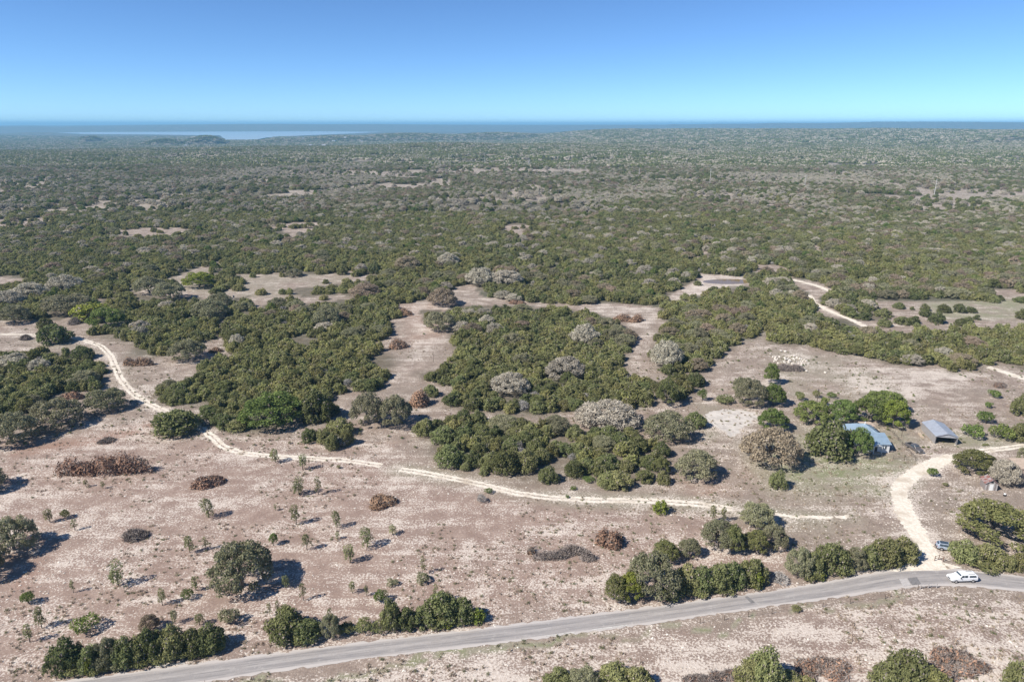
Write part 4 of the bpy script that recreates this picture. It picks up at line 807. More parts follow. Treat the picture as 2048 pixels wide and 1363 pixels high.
sz_ = 0.16 + 0.5 * rng.random(len(x)) ** 4
scatter("loose_stones", np.c_[x, y, np.full(len(x), 0.02)], rng.random(len(x)) * 6.283, np.c_[sz_, sz_ * rng.uniform(0.6, 1.3, len(x)), sz_ * 0.8], [rock(i) for i in range(4)], "pale limestone chips strewn over the cleared field", rng.integers(0, 4, len(x)))
x, y = open_points(16000, 88, 300); kk = (fbm(x, y, 22, 121, 3) > 0.45) & (rng.random(len(x)) < 0.8); x, y = x[kk], y[kk]; s_ = rng.uniform(0.4, 1.0, len(x))
scatter("dry_grass", np.c_[x, y, np.zeros(len(x))], rng.random(len(x)) * 6.283, np.c_[s_, s_, s_], [tuft(1, "straw"), tuft(2, "straw"), tuft(3, "straw"), tuft(4, "tuftg")], "dry grass tufts over the open ground", rng.integers(0, 4, len(x)))
x, y = open_points(1500, 190, 330); kk = fbm(x, y, 30, 131, 2) > 0.5; x, y = x[kk], y[kk]; s_ = rng.uniform(0.12, 0.42, len(x))
scatter("scrub_undergrowth", np.c_[x, y, np.zeros(len(x))], rng.random(len(x)) * 6.283, np.c_[s_, s_, s_ * 0.9], [p[0] for p in FAM["H"][:3]], "low green scrub dotting the clearings", rng.integers(0, 3, len(x)))

# ------------------------------------------------------------------ brush piles
def brush(px, py, wpx, hpx, label, rust=0.8, humps=1, deep=0.6, cat="brush pile"):
    x, y = place(px, py); t = ray_len(py); w = wpx * t / FOC; h = max(0.4, 0.62 * hpx * t / FOC / PROJ_DIV(py)); d = w * deep; rust = rust * 0.8
    r = np.random.default_rng(int(px * 7 + py)); o = thing("brush_pile", label, cat, (x, y, 0), 0, "brush piles of cut cedar")
    cs = []
    for i in range(max(3, humps * 3)):
        u = (i + 0.5) / max(3, humps * 3) * 2 - 1 if humps > 1 else r.uniform(-0.5, 0.5)
        cs.append((u * w * 0.42, r.uniform(-0.3, 0.3) * d, h * r.uniform(0.15, 0.4), min(w * 0.3, max(h * 0.8, w / (2.2 * humps)))))
    n = int(min(5200, 700 + 42 * w * d)); k_ = r.integers(0, len(cs), n); dv = unit(r.normal(size=(n, 3))); dv[:, 2] = np.abs(dv[:, 2])
    C = np.array(cs); rad = C[k_, 3] * r.uniform(0.55, 1.05, n)
    pos = C[k_, :3] * [1, 1, 0] + dv * np.stack([rad, rad * min(1, d / w * 1.3), h * r.uniform(0.55, 1.35, len(cs))[k_] * r.uniform(0.45, 1.0, n)], 1)
    pos[:, 2] = np.maximum(pos[:, 2], 0.06)
    nr_ = int(n * rust); L = 0.75
    if nr_:
        v, f = leaves(pos[:nr_], dv[:nr_] + r.normal(size=(nr_, 3)) * 0.5, L, 0.34, 0.2, r)
        link("foliage", mesh_np("foliage", v, f, M["rust"]), o)
    v, f = leaves(pos[nr_:], r.normal(size=(n - nr_, 3)), 1.3, 0.10, 0.1, r)
    if n - nr_: link("twigs", mesh_np("twigs", v, f, M["twig"]), o, kind="stuff")
    mb = MB()
    for i in range(int(26 + 30 * (1 - rust))):
        a = r.uniform(0, 6.283); c = cs[int(r.integers(len(cs)))]; ln = r.uniform(0.9, 2.2); el = r.uniform(-0.1, 0.5)
        p0 = Vector((c[0] + r.uniform(-1, 1) * c[3] * 0.7, c[1] + r.uniform(-1, 1) * d * 0.3, h * r.uniform(0.15, 0.75))); dd = Vector((math.cos(a), math.sin(a) * 0.8, math.sin(el))) * ln
        q = p0 + dd; q.z = max(q.z, 0.03); mb.tube([p0, q], [0.055, 0.02], 4)
    s_ = mb.obj("sticks", M["bark"], o); s_["kind"] = "stuff"
    return o
for a in ((215, 940, 185, 50, "long rust-brown pile of cut cedar in the cleared field", 0.85, 4, 0.34), (412, 966, 80, 22, "flat loose rust-coloured brush heap beside the long pile", 0.8, 1, 0.6), (764, 1008, 60, 24, "round domed rust brush mound alone in the cleared field", 0.95, 1, 0.8),
          (1220, 1086, 60, 42, "tall rust brush pile with a grey side near the stick pile", 0.85, 1, 0.7), (1128, 1112, 122, 22, "long grey stick pile spread flat on the pale field", 0.0, 3, 0.4), (1058, 1104, 22, 18, "small rust clump at the end of the long grey stick pile", 0.9, 1, 0.9), (268, 1076, 76, 14, "low grey heap of weathered sticks on the bare field", 0.0, 1, 0.55),
          (842, 808, 56, 40, "rust brush pile with a green cedar on its side", 0.9, 1, 0.7), (276, 730, 54, 24, "faded pinkish-brown brush pile by the rutted track", 0.7, 2, 0.5), (150, 795, 58, 20, "rust brush heap at the foot of the oak thicket", 0.8, 1, 0.5), (215, 882, 46, 10, "low dark heap of burnt sticks near the oaks", 0.1, 1, 0.5),
          (1440, 1356, 150, 12, "grey and rust stick litter south of the road between junipers", 0.15, 3, 0.4), (1640, 1336, 110, 16, "loose rust brush and sticks behind the tall south juniper", 0.4, 2, 0.6), (1890, 1332, 165, 22, "large tangled stick pile with rust cedar south of the road", 0.3, 3, 0.6),
          (328, 584, 34, 12, "small rust brush pile in the grassy upper clearing", 0.7, 1, 0.5), (808, 628, 40, 18, "rust brush heap where the scraped lane begins", 0.8, 1, 0.6), (795, 694, 46, 24, "pink-brown brush heap against the cedar thicket by the lane", 0.8, 1, 0.6), (1256, 642, 56, 20, "rust brush pile at the head of the pale dirt lane", 0.8, 2, 0.5),
          (1578, 738, 62, 14, "grey weathered brush pile below the white rubble heap", 0.0, 1, 0.5), (2000, 772, 40, 10, "low grey brush heap with an orange end on the hillside", 0.25, 1, 0.5), (436, 702, 40, 14, "rust brush scraps behind the dark juniper clump", 0.8, 1, 0.5), (1035, 606, 34, 10, "small rust brush heap on the upper sandy lane", 0.8, 1, 0.5),
          (145, 648, 38, 16, "whitish pile of bleached branches by the left oaks", 0.0, 1, 0.6), (52, 678, 32, 13, "bleached branch pile beside the rutted track", 0.0, 1, 0.6)):
    brush(*a)
# rubble heap
x, y = place(1580, 722); o = thing("rubble_heap", "white heap of limestone rubble on the hillside", "rubble", (x, y, 0))
v_ = []; f_ = []; r = np.random.default_rng(3)
for i in range(80):
    q = r.normal(size=2) * [4.2, 5.5]; s0 = r.uniform(0.25, 0.8); ph = unit(r.normal(size=(8, 3))) ; b0 = len(v_)
    for dx in (-1, 1):
        for dy in (-1, 1):
            for dz in (0, 1): v_.append((q[0] + dx * s0 * r.uniform(0.3, 0.6), q[1] + dy * s0 * r.uniform(0.3, 0.6), dz * s0 * r.uniform(0.5, 0.9) + max(0, 0.5 - abs(q[0]) * 0.12) * 0.6))
    f_ += [tuple(b0 + j for j in qd) for qd in ((0, 1, 3, 2), (4, 6, 7, 5), (0, 4, 5, 1), (2, 3, 7, 6), (1, 5, 7, 3), (0, 2, 6, 4))]
link("stones", mesh_np("stones", v_, f_, M["stone"]), o, kind="stuff")

# ------------------------------------------------------------------ house, carport, sheds
def metal_mat(name, col, period=3.2, axis=0, rough=0.38, rust=None):
    k = N(name); co = k.n("TexCoord").outputs["Object"]; w = k.n("TexWave", _wave_type="BANDS", _bands_direction="XY"[axis], Scale=period, Distortion=0.0); k.put(w, "Vector", co)
    f = k.noise(co, 0.8, 5, 0.7); c = k.mix(k.ramp(f, 0.4, 0.75), col, tuple(v * 0.78 for v in col))
    if rust: c = k.mix(k.ramp(k.noise(co, 1.4, 4, 0.7), 0.35, 0.6), rust, c)
    return k.done(k.principled(c, rough, 0.35, 0.5, k.bump(w.outputs[0], 0.5, 0.04)))
M["blue_roof"] = metal_mat("blue_metal_roof", (0.36, 0.47, 0.56), 4.0); M["grey_roof"] = metal_mat("galvanised_roof", (0.50, 0.52, 0.56), 4.0, 1); M["grey_wall"] = metal_mat("galvanised_wall", (0.42, 0.40, 0.39), 5.0, 1, 0.5)
M["red_roof"] = metal_mat("rusty_red_roof", (0.42, 0.36, 0.34), 5.0, 1, 0.6, (0.28, 0.085, 0.06)); M["tan_metal"] = metal_mat("tan_ribbed_metal", (0.52, 0.42, 0.34), 5.0, 0, 0.55)
M["white"] = plain("white_siding", (0.74, 0.74, 0.72), 0.7, grime=0.15); M["glass"] = plain("window_glass", (0.05, 0.07, 0.09), 0.12, 0, 0.6, 0.1); M["tan_roof"] = plain("tan_roofing", (0.47, 0.37, 0.29), 0.9, grime=0.3)
M["board"] = plain("weathered_board", (0.44, 0.41, 0.39), 0.9, grime=0.4, scale=4); M["board2"] = plain("dark_board", (0.25, 0.215, 0.20), 0.9, grime=0.4, scale=4); M["dark"] = plain("dark_opening", (0.02, 0.02, 0.022), 0.9); M["timber"] = plain("pale_timber", (0.50, 0.40, 0.30), 0.85, grime=0.3, scale=3)
M["steel"] = plain("painted_steel", (0.30, 0.31, 0.33), 0.5, 0.5); M["rustpipe"] = plain("rusty_pipe", (0.16, 0.075, 0.045), 0.8, 0.2); M["concrete"] = plain("concrete_pole", (0.56, 0.54, 0.51), 0.85, grime=0.15); M["wood_pole"] = plain("creosote_pole", (0.11, 0.085, 0.065), 0.9, grime=0.3, scale=4)
M["black"] = plain("rubber", (0.018, 0.018, 0.019), 0.8); M["chrome"] = plain("bright_metal", (0.62, 0.62, 0.63), 0.3, 0.8, 0.5, 0.1); M["white_paint"] = plain("white_car_paint", (0.80, 0.80, 0.80), 0.25, 0, 0.5, 0.06); M["silver_paint"] = plain("silver_blue_car_paint", (0.42, 0.48, 0.56), 0.3, 0.3, 0.5, 0.08); M["dark_paint"] = plain("dark_car_paint", (0.12, 0.11, 0.11), 0.35, 0.1, 0.5, 0.15); M["lamp"] = plain("lamp_lens", (0.72, 0.74, 0.76), 0.15); M["tail"] = plain("tail_lens", (0.35, 0.02, 0.02), 0.3); M["trim"] = plain("dark_trim", (0.05, 0.05, 0.055), 0.6)

hx, hy = place(1757, 904)
H = thing("farm_house", "white house with blue metal hip roof and small gabled porch", "house", (hx, hy, 0), -0.06); H.scale = (1.12, 1.12, 1.12)
MB().box(-7.0, 2.2, 3.9, 11.2, 0, 2.8).obj("wall", M["white"], H); wing = MB().box(-2.7, 2.7, 0, 3.9, 0, 2.55).obj("front_wing", M["white"], H); MB().box(0.4, 3.4, 11.2, 14.2, 0, 2.5).obj("annex", M["white"], H)
e, z0, z1 = 0.45, 2.8, 5.1; A = (-7.0 - e, 3.9 - e, z0); B = (2.2 + e, 3.9 - e, z0); C_ = (2.2 + e, 11.2 + e, z0); D_ = (-7.0 - e, 11.2 + e, z0); R1 = (-3.6, 7.55, z1); R2 = (-1.2, 7.55, z1)
roof = MB().sheet([A, B, R2, R1], 0.08).sheet([B, C_, R2], 0.08).sheet([C_, D_, R1, R2], 0.08).sheet([D_, A, R1], 0.08).obj("roof", M["blue_roof"], H)
MB().tube([(-1.2, 7.4, 4.9), (-1.2, 7.4, 5.7)], [0.13, 0.13], 8).obj("chimney", M["white"], roof)
MB().sheet([(-3.0, -0.35, 2.5), (3.05, -0.35, 2.5), (3.05, 4.6, 3.78), (-3.0, 4.6, 3.78)], 0.08).obj("wing_roof", M["blue_roof"], H)
MB().add([(2.7, 0, 2.55), (2.7, 3.9, 2.55), (2.7, 3.9, 3.45)], [(0, 1, 2)]).obj("wing_side", M["white"], H)
MB().sheet([(0.1, 11.0, 2.75), (3.7, 11.0, 2.75), (3.7, 14.5, 2.6), (0.1, 14.5, 2.6)], 0.12).obj("annex_roof", M["tan_roof"], H)
pr = MB().sheet([(-2.2, -1.5, 2.35), (-2.2, 0.6, 2.35), (-0.95, 0.6, 3.15), (-0.95, -1.5, 3.15)], 0.06).sheet([(0.3, -1.5, 2.35), (0.3, 0.6, 2.35), (-0.95, 0.6, 3.15), (-0.95, -1.5, 3.15)], 0.06).obj("porch_roof", M["blue_roof"], H)
MB().add([(-2.05, -1.42, 2.33), (0.15, -1.42, 2.33), (-0.95, -1.42, 3.05)], [(0, 1, 2)]).obj("porch_gable", M["white"], pr)
for sx in (-2.0, 0.1): MB().box(sx - 0.07, sx + 0.07, -1.42, -1.28, 0, 2.34).obj("porch_post", M["white"], H)
MB().box(-2.2, 0.3, -1.6, -0.003, 0, 0.25).obj("porch_floor", M["timber"], H)
dr = MB().box(-1.4, -0.5, -0.05, -0.003, 0.25, 2.2).obj("door", M["trim"], H); MB().box(-0.62, -0.56, -0.09, -0.052, 1.15, 1.25).obj("handle", M["chrome"], dr)
for wx0, wx1 in ((0.55, 1.15), (1.35, 1.95)):
    w_ = MB().box(wx0, wx1, -0.05, -0.003, 0.9, 2.1).obj("window", M["white"], H); MB().box(wx0 + 0.08, wx1 - 0.08, -0.065, -0.052, 0.98, 2.02).obj("pane", M["glass"], w_)
w_ = MB().box(2.703, 2.75, 1.2, 2.5, 0.9, 2.1).obj("window", M["white"], H); MB().box(2.752, 2.765, 1.3, 2.4, 1.0, 2.0).obj("pane", M["glass"], w_)
MB().box(2.703, 4.0, 0.3, 2.9, 0, 0.35).obj("side_step", M["board2"], H)

bx_, by_ = place(1891, 888)
K = thing("metal_carport", "open-fronted metal carport with grey gable roof beside the drive", "carport", (bx_, by_, 0), -0.16)
W2, LN, EV, RG = 3.2, 10.5, 2.6, 3.7
MB().sheet([(-W2 - 0.15, -0.3, EV), (-W2 - 0.15, LN + 0.2, EV), (0, LN + 0.2, RG), (0, -0.3, RG)], 0.05).obj("roof_slope", M["grey_roof"], K); MB().sheet([(W2 + 0.15, -0.3, EV), (W2 + 0.15, LN + 0.2, EV), (0.004, LN + 0.2, RG), (0.004, -0.3, RG)], 0.05).obj("roof_slope", M["grey_roof"], K)
MB().box(-W2, -W2 + 0.06, 0, LN, 0.0, EV - 0.05).obj("side_wall", M["grey_wall"], K); MB().box(W2 - 0.06, W2, 0, LN, 0.0, EV - 0.05).obj("side_wall", M["grey_wall"], K); MB().box(-W2 + 0.07, W2 - 0.07, LN - 0.06, LN, 0, EV - 0.05).obj("back_wall", M["grey_wall"], K)
MB().add([(-W2, 0, EV - 0.35), (W2, 0, EV - 0.35), (W2, 0, EV - 0.06), (0, 0, RG - 0.1), (-W2, 0, EV - 0.06)], [(0, 1, 2, 3, 4)]).obj("front_gable", M["grey_roof"], K)
for sx in (-W2 + 0.16, W2 - 0.16): MB().box(sx - 0.08, sx + 0.08, 0.05, 0.2, 0, EV - 0.4).obj("post", M["steel"], K)

sx_, sy_ = place(1981, 980)
S = thing("board_shed", "small weathered board shed with a rusty red metal roof", "shed", (sx_, sy_, 0), -0.2)
for i in range(8):
    xw = -1.5 + i * 0.375; ht = 2.1 + (1.5 - abs(xw + 0.19)) * 0.72
    MB().box(xw + 0.01, xw + 0.365, -0.05, 0, 0, ht - 0.12).obj("board", M["board" if i not in (1, 6) else "board2"], S)
for sgn in (-1, 1):
    MB().box(sgn * 1.5 - 0.03, sgn * 1.5 + 0.03, 0.002, 3.0, 0, 2.1).obj("side_wall", M["board2"], S)
    MB().sheet([(sgn * 1.75, -0.3, 1.98), (sgn * 1.75, 3.3, 1.98), (sgn * 0.002, 3.3, 3.22), (sgn * 0.002, -0.3, 3.22)], 0.05).obj("roof_slope", M["red_roof"], S)
MB().box(-1.46, 1.46, 2.94, 3.0, 0, 2.1).obj("back_wall", M["board2"], S); MB().box(-0.45, 0.45, -0.09, -0.052, 0, 1.85).obj("door", M["white"], S); MB().box(-0.28, 0.28, -0.1, -0.052, 2.25, 2.7).obj("gable_opening", M["dark"], S)
tx_, ty_ = place(2036, 967)
T_ = thing("tan_shed", "tall tan ribbed metal shed behind the small board shed", "shed", (tx_, ty_, 0), 0.0)
MB().box(0, 6, 0, 5, 0, 4.6).obj("wall", M["tan_metal"], T_); MB().sheet([(-0.2, -0.2, 4.7), (6.2, -0.2, 4.7), (6.2, 5.2, 5.3), (-0.2, 5.2, 5.3)], 0.08).obj("roof", M["tan_roof"], T_)
for i in range(13): MB().box(0.2 + i * 0.46, 0.28 + i * 0.46, -0.06, -0.003, 0, 4.55).obj("wall_rib", M["tan_roof"], T_)
o = thing("plank", "pale loose plank lying on the grass before the board shed", "plank", (*place(1974, 986), 0), -0.6); MB().box(-1.0, 1.0, -0.14, 0.14, 0.02, 0.08).obj("board", M["timber"], o)
o = thing("drum", "small black and white drum on the grass by the shed", "drum", (*place(2009, 991), 0)); MB().tube([(0, 0, 0), (0, 0, 0.5)], [0.32, 0.32], 12).obj("body", M["black"], o); MB().tube([(0, 0, 0.5), (0, 0, 0.72)], [0.30, 0.24], 12).obj("lid", M["white"], o)
o = thing("lumber_stack", "stack of orange-tan lumber against the carport wall", "lumber", (*place(1846, 872), 0), -0.2)
for i in range(6): MB().box(-0.9 + 0.3 * (i % 3), -0.64 + 0.3 * (i % 3), -1.8 + 0.2 * i, 1.7 + 0.1 * i, 0.14 * (i // 3), 0.13 + 0.14 * (i // 3)).obj("plank", M["timber"], o)

# ------------------------------------------------------------------ vehicles (x forward)
def loft(secs):
    mb = MB(); n = len(secs[0][1]); v = [(x, y, z) for x, s in secs for y, z in s]; f = []
    for i in range(len(secs) - 1):
        for j in range(n): f.append((i * n + j, i * n + (j + 1) % n, (i + 1) * n + (j + 1) % n, (i + 1) * n + j))
    f += [tuple(range(n)), tuple(range((len(secs) - 1) * n, len(secs) * n))[::-1]]
    return mb.add(v, f)
def bodysec(hw, z0, z1, c=0.1): return [(-hw + c, z0), (hw - c, z0), (hw, z0 + c), (hw, z1 - c), (hw - c, z1), (-hw + c, z1), (-hw, z1 - c), (-hw, z0 + c)]
def cabsec(hb, ht, z0, z1, c=0.08): return [(-hb, z0), (hb, z0), (ht, z1 - c), (ht - c, z1), (-ht + c, z1), (-ht, z1 - c)]
def vehicle(name, label, loc, rz, paint, kind):
    o = thing(name, label, "car" if kind == "suv" else "pickup", loc, rz); P = M[paint]
    if kind == "pickup" or kind == "camper":
        loft([(-2.95, bodysec(0.92, 0.55, 1.12)), (-2.85, bodysec(0.98, 0.5, 1.22)), (-0.6, bodysec(1.0, 0.45, 1.22)), (0.9, bodysec(1.0, 0.42, 1.2)), (1.3, bodysec(1.0, 0.42, 1.22)), (2.6, bodysec(0.97, 0.45, 1.08)), (2.9, bodysec(0.88, 0.5, 0.98))]).obj("body", P, o, sm=False)
        cab = loft([(-0.75, cabsec(0.95, 0.80, 1.2, 1.86)), (-0.6, cabsec(0.95, 0.82, 1.2, 1.92)), (0.7, cabsec(0.95, 0.82, 1.2, 1.92)), (1.45, cabsec(0.95, 0.90, 1.18, 1.26, 0.03))]).obj("cab", P, o)
        for s in (-1, 1):
            for x0, x1, xt in ((-0.6, 0.08, 0.08), (0.14, 0.98, 0.62)): MB().add([(x0, s * 0.945, 1.26), (x1, s * 0.945, 1.26), (xt, s * 0.838, 1.80), (x0 + 0.04, s * 0.838, 1.80)], [(0, 1, 2, 3)]).obj("window", M["glass"], cab)
            MB().box(0.95, 1.1, s * 1.0 - 0.02, s * 1.0 + 0.2 * s if s > 0 else s * 1.0 + 0.02, 1.2, 1.38).obj("mirror", M["trim"], o) if s > 0 else MB().box(0.95, 1.1, -1.2, -1.0, 1.2, 1.38).obj("mirror", M["trim"], o)
        MB().add([(0.76, -0.74, 1.88), (0.76, 0.74, 1.88), (1.4, 0.84, 1.29), (1.4, -0.84, 1.29)], [(0, 1, 2, 3)]).obj("windscreen", M["glass"], cab)
        wheels = (-1.85, 1.9); hl, tl = 2.86, -2.97
        if kind == "camper":
            cp = loft([(-2.85, cabsec(0.95, 0.82, 1.2, 1.68)), (-2.5, cabsec(0.95, 0.84, 1.2, 1.84)), (-0.8, cabsec(0.95, 0.84, 1.2, 1.86))]).obj("canopy", P, o)
            for s in (-1, 1): MB().add([(-2.5, s * 0.95, 1.3), (-0.95, s * 0.95, 1.3), (-0.95, s * 0.862, 1.74), (-2.4, s * 0.862, 1.72)], [(0, 1, 2, 3)]).obj("window", M["glass"], cp)
            MB().add([(-2.9, -0.78, 1.26), (-2.9, 0.78, 1.26), (-2.62, 0.72, 1.8), (-2.62, -0.72, 1.8)], [(0, 1, 2, 3)]).obj("rear_window", M["glass"], cp)
            for yy in (-0.5, 0.5): MB().box(-2.3, -0.9, yy - 0.03, yy + 0.03, 1.86, 1.93).obj("roof_rack", M["trim"], cp)
        else:
            MB().box(-2.75, -0.85, -0.82, 0.82, 1.16, 1.235).obj("cargo_bed", M["dark"], o)
            for s in (-1, 1): MB().box(-2.88, -0.78, s * 0.92 - 0.07, s * 0.92 + 0.07, 1.21, 1.34).obj("bed_rail", P, o)
    else:
        loft([(-2.3, bodysec(0.82, 0.5, 0.95)), (-2.2, bodysec(0.9, 0.4, 1.05)), (-1.0, bodysec(0.93, 0.36, 1.06)), (0.8, bodysec(0.93, 0.36, 1.04)), (1.8, bodysec(0.9, 0.4, 0.94)), (2.3, bodysec(0.78, 0.45, 0.8))]).obj("body", P, o)
        cab = loft([(-2.2, cabsec(0.86, 0.7, 1.0, 1.3)), (-1.85, cabsec(0.87, 0.70, 1.0, 1.66)), (0.1, cabsec(0.88, 0.72, 1.0, 1.70)), (1.15, cabsec(0.86, 0.80, 1.0, 1.06, 0.02))]).obj("cabin", P, o)
        for s in (-1, 1):
            for x0, x1, a0, a1 in ((-1.9, -1.05, -1.8, -1.05), (-1.0, -0.1, -1.0, -0.1), (-0.05, 0.75, -0.05, 0.2)): MB().add([(x0, s * 0.878, 1.08), (x1, s * 0.885, 1.08), (a1, s * 0.742, 1.58), (a0, s * 0.742, 1.58)], [(0, 1, 2, 3)]).obj("window", M["glass"], cab)
        MB().add([(0.18, -0.62, 1.68), (0.18, 0.62, 1.68), (1.1, 0.76, 1.09), (1.1, -0.76, 1.09)], [(0, 1, 2, 3)]).obj("windscreen", M["glass"], cab); MB().add([(-2.2, -0.66, 1.33), (-2.2, 0.66, 1.33), (-1.92, 0.6, 1.65), (-1.92, -0.6, 1.65)], [(0, 1, 2, 3)]).obj("rear_window", M["glass"], cab)
        MB().box(-1.7, 0.0, -0.55, 0.55, 1.705, 1.715).obj("sunroof", M["glass"], cab)
        wheels = (-1.35, 1.4); hl, tl = 2.2, -2.32
    for wx_ in wheels:
        for s in (-1, 1):
            tw = MB().tube([(wx_, s * 0.80, 0.4), (wx_, s * 1.02, 0.4)], [0.40, 0.40], 14).obj("wheel", M["black"], o); MB().tube([(wx_, s * 1.0, 0.4), (wx_, s * 1.035, 0.4)], [0.25, 0.24], 10).obj("rim", M["chrome"], tw)
    for s in (-1, 1):
        MB().box(hl - 0.03, hl + 0.05, s * 0.68 - 0.16, s * 0.68 + 0.16, 0.78, 0.94).obj("headlight", M["lamp"], o); MB().box(tl - 0.02, tl + 0.05, s * 0.76 - 0.08, s * 0.76 + 0.08, 0.8, 1.05).obj("tail_light", M["tail"], o)
    MB().box(hl - 0.02, hl + 0.1, -0.85, 0.85, 0.42, 0.6).obj("bumper", M["chrome" if kind != "suv" else "trim"], o); MB().box(hl - 0.01, hl + 0.06, -0.45, 0.45, 0.66, 0.92).obj("grille", M["trim"], o); MB().box(tl - 0.1, tl + 0.02, -0.85, 0.85, 0.42, 0.6).obj("bumper", M["trim"], o)
    return o
def between(a, b): p, q = place(*a), place(*b); return ((p[0] + q[0]) / 2, (p[1] + q[1]) / 2)
vehicle("pickup_truck", "white crew-cab pickup with canopy driving on the paved road", (*between((1906, 1160), (1939, 1160)), 0.085), math.pi + 0.04, "white_paint", "camper")
vehicle("parked_car", "silver-blue estate car parked under the oak by the drive", (*place(1894, 1098), 0.0), -0.34, "silver_paint", "suv")
vehicle("pickup_truck", "dark old pickup parked on the bare yard by the house", (*place(1828, 899), 0.0), -1.38, "dark_paint", "pickup")

# ------------------------------------------------------------------ poles, fences, gate, feeder
def pole(px, py, h, name, label, mat, arm=1.2, group=None, r0=0.14, depth=None):
    if depth: x, y, z = place_at(px, py, depth); z = float(height(x, y))
    else: (x, y), z = place(px, py), 0.0
    o = thing(name, label, "pole", (x, y, z), 0.3 if arm else 0, group)
    MB().tube([(0, 0, -0.3), (0, 0, h)], [r0, r0 * 0.65], 8).obj("post", M[mat], o)
    if arm:
        ca = MB().box(-arm, arm, -0.06, 0.06, h - 0.75, h - 0.6).obj("crossarm", M[mat], o)
        for s in (-0.9, 0, 0.9): MB().tube([(s * arm, 0, h - 0.6), (s * arm, 0, h - 0.35)], [0.06, 0.04], 6).obj("insulator", M["lamp"], ca)
    return o
pole(1633, 809, 6.2, "utility_pole", "dark wooden utility pole on the slope behind the house trees", "wood_pole", 0.5); pole(1803, 872, 3.6, "yard_pole", "slim dark pole with a side arm in the house yard", "wood_pole", 0.5, r0=0.08)
pole(1678, 862, 5.0, "utility_pole", "grey wooden pole among the trees behind the house", "bark", 0.8); pole(867, 724, 4.6, "thin_pole", "thin dark pole beside the scraped lane", "wood_pole", 0, r0=0.07); pole(710, 921, 2.6, "thin_pole", "thin pale marker pole beside the rutted track", "concrete", 0, r0=0.05)
pole(241, 683, 4.8, "thin_pole", "thin pale pole above the bend of the rutted track", "concrete", 0, r0=0.06); pole(1969, 722, 6.0, "utility_pole", "dark wooden utility pole at the edge of the eastern thicket", "wood_pole", 0.6)
GL = "tall pale power-line pole rising above the distant scrub"
for px_, yb, yt in ((1868, 392, 361), (1609, 376, 352), (1420, 362, 340), (1278, 355, 339), (1138, 348, 332), (1058, 334, 320), (970, 330, 316), (898, 322, 309), (826, 313, 302), (780, 306, 297), (447, 298, 289), (420, 296, 288), (395, 296, 287)):
    dp = ray_len(yb) ; pole(px_, yb, (yb - yt) * dp / FOC * 1.05, "power_pole", GL, "concrete", 1.4, "power line crossing the scrub", 0.42 * max(1.0, dp / 1100), depth=dp)
def fence(name, label, pts, step, h, mat, rails=2, rr=0.035, group=None, pr=0.06):
    W_ = [place(*p) for p in pts]; o = thing(name, label, "fence", (*W_[0], 0), 0, group); c = [] ; x0, y0 = W_[0]
    for a, b_ in zip(W_[:-1], W_[1:]):
        n = max(1, int(math.hypot(b_[0] - a[0], b_[1] - a[1]) / step)); c += [(a[0] + (b_[0] - a[0]) * i / n - x0, a[1] + (b_[1] - a[1]) * i / n - y0) for i in range(n)]
    c.append((W_[-1][0] - x0, W_[-1][1] - y0)); pm = MB().tube([(0, 0, -0.2), (0, 0, h)], [pr, pr * 0.9], 6).mesh("post", M[mat])
    for p in c: link("post", pm, o, (*p, 0))
    for k_ in range(rails):
        z = h * (0.92 - 0.42 * k_); MB().tube([(*p, z) for p in c], [rr] * len(c), 4).obj("rail", M[mat], o)
fence("yard_fence", "thin dark wire fence around the house yard", [(1780, 862), (1804, 890), (1831, 921), (1786, 919)], 2.6, 1.2, "wood_pole")
fence("pasture_fence", "wire fence on posts along the south verge of the road", [(1400, 1246), (1590, 1220), (1700, 1206), (1770, 1196), (1835, 1178)], 4.2, 1.2, "wood_pole", 2, 0.012)
fence("fence_brace", "short weathered timber rail brace at the road's south edge", [(1840, 1177), (1856, 1175), (1873, 1175)], 2.0, 1.2, "board", 2, 0.06, pr=0.09)
fence("entrance_gate", "rusty pipe gate swung open at the drive entrance", [(1869, 1121), (1877, 1119), (1886, 1122)], 1.2, 1.35, "rustpipe", 2, 0.05, pr=0.08)
o = thing("deer_feeder", "dark barrel deer feeder on legs in the grassy clearing", "feeder", (*place(468, 599), 0))
MB().tube([(0, 0, 1.2), (0, 0, 2.4)], [0.42, 0.42], 10).obj("barrel", M["trim"], o); MB().tube([(0, 0, 2.4), (0, 0, 2.6)], [0.48, 0.1], 10).obj("lid", M["steel"], o)
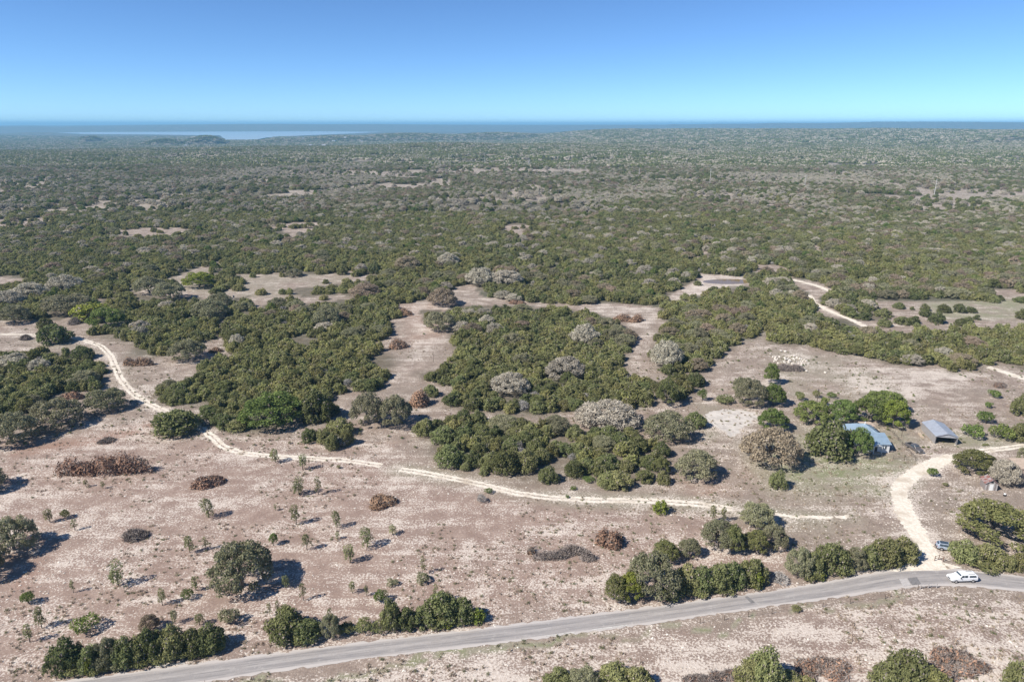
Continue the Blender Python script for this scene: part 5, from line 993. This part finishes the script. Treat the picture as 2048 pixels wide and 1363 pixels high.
for a in (0.3, 2.4, 4.5): MB().tube([(0.4 * math.cos(a), 0.4 * math.sin(a), 1.5), (0.9 * math.cos(a), 0.9 * math.sin(a), 0)], [0.05, 0.05], 5).obj("leg", M["steel"], o)

# far houses on the ridge by the lake
for i, (px_, py_, wd) in enumerate(((566, 276, 18), (580, 274, 16), (596, 275, 14), (607, 278, 14), (657, 271, 20), (668, 283, 24), (690, 277, 16), (724, 284, 20), (738, 278, 22), (790, 283, 20), (622, 292, 22), (648, 293, 18), (880, 283, 14), (372, 293, 16))):
    best = None
    for dp in np.arange(3000, 6000, 40):   # where that sight line meets the hillside
        X, Y, Z = place_at(px_, py_, dp)
        if Z <= float(height(X, Y)) + 3: best = (X, Y); break
    if best is None: continue
    X, Y = best; Z = float(height(X, Y)); o = thing("hillside_house", "tiny pale house on the wooded ridge before the lake", "house", (X, Y, Z - 1), 0.2 * (i % 5) - 0.4, "houses on the ridge by the lake")
    MB().box(-wd / 2, wd / 2, -6, 6, 0, 9).obj("wall", M["white"], o); MB().sheet([(-wd / 2 - 1, -7, 9), (wd / 2 + 1, -7, 9), (wd / 2 + 1, 0, 12), (-wd / 2 - 1, 0, 12)], 0.3).sheet([(-wd / 2 - 1, 7, 9), (wd / 2 + 1, 7, 9), (wd / 2 + 1, 0.05, 12), (-wd / 2 - 1, 0.05, 12)], 0.3).obj("roof", M["grey_roof"], o)

# ------------------------------------------------------------------ air
hz = MB().box(-72000, 72000, -3000, 76500, -130, 172).obj("haze", None); hz["kind"] = "stuff"
hm = bpy.data.materials.new("haze_air"); hm.use_nodes = True; ht = hm.node_tree; ht.nodes.clear()
vo = ht.nodes.new("ShaderNodeVolumePrincipled"); vo.inputs["Color"].default_value = (0.34, 0.71, 1.0, 1); vo.inputs["Density"].default_value = 7.5e-5; vo.inputs["Anisotropy"].default_value = 0.0
ou = ht.nodes.new("ShaderNodeOutputMaterial"); ht.links.new(vo.outputs[0], ou.inputs["Volume"]); hz.data.materials.clear(); hz.data.materials.append(hm)
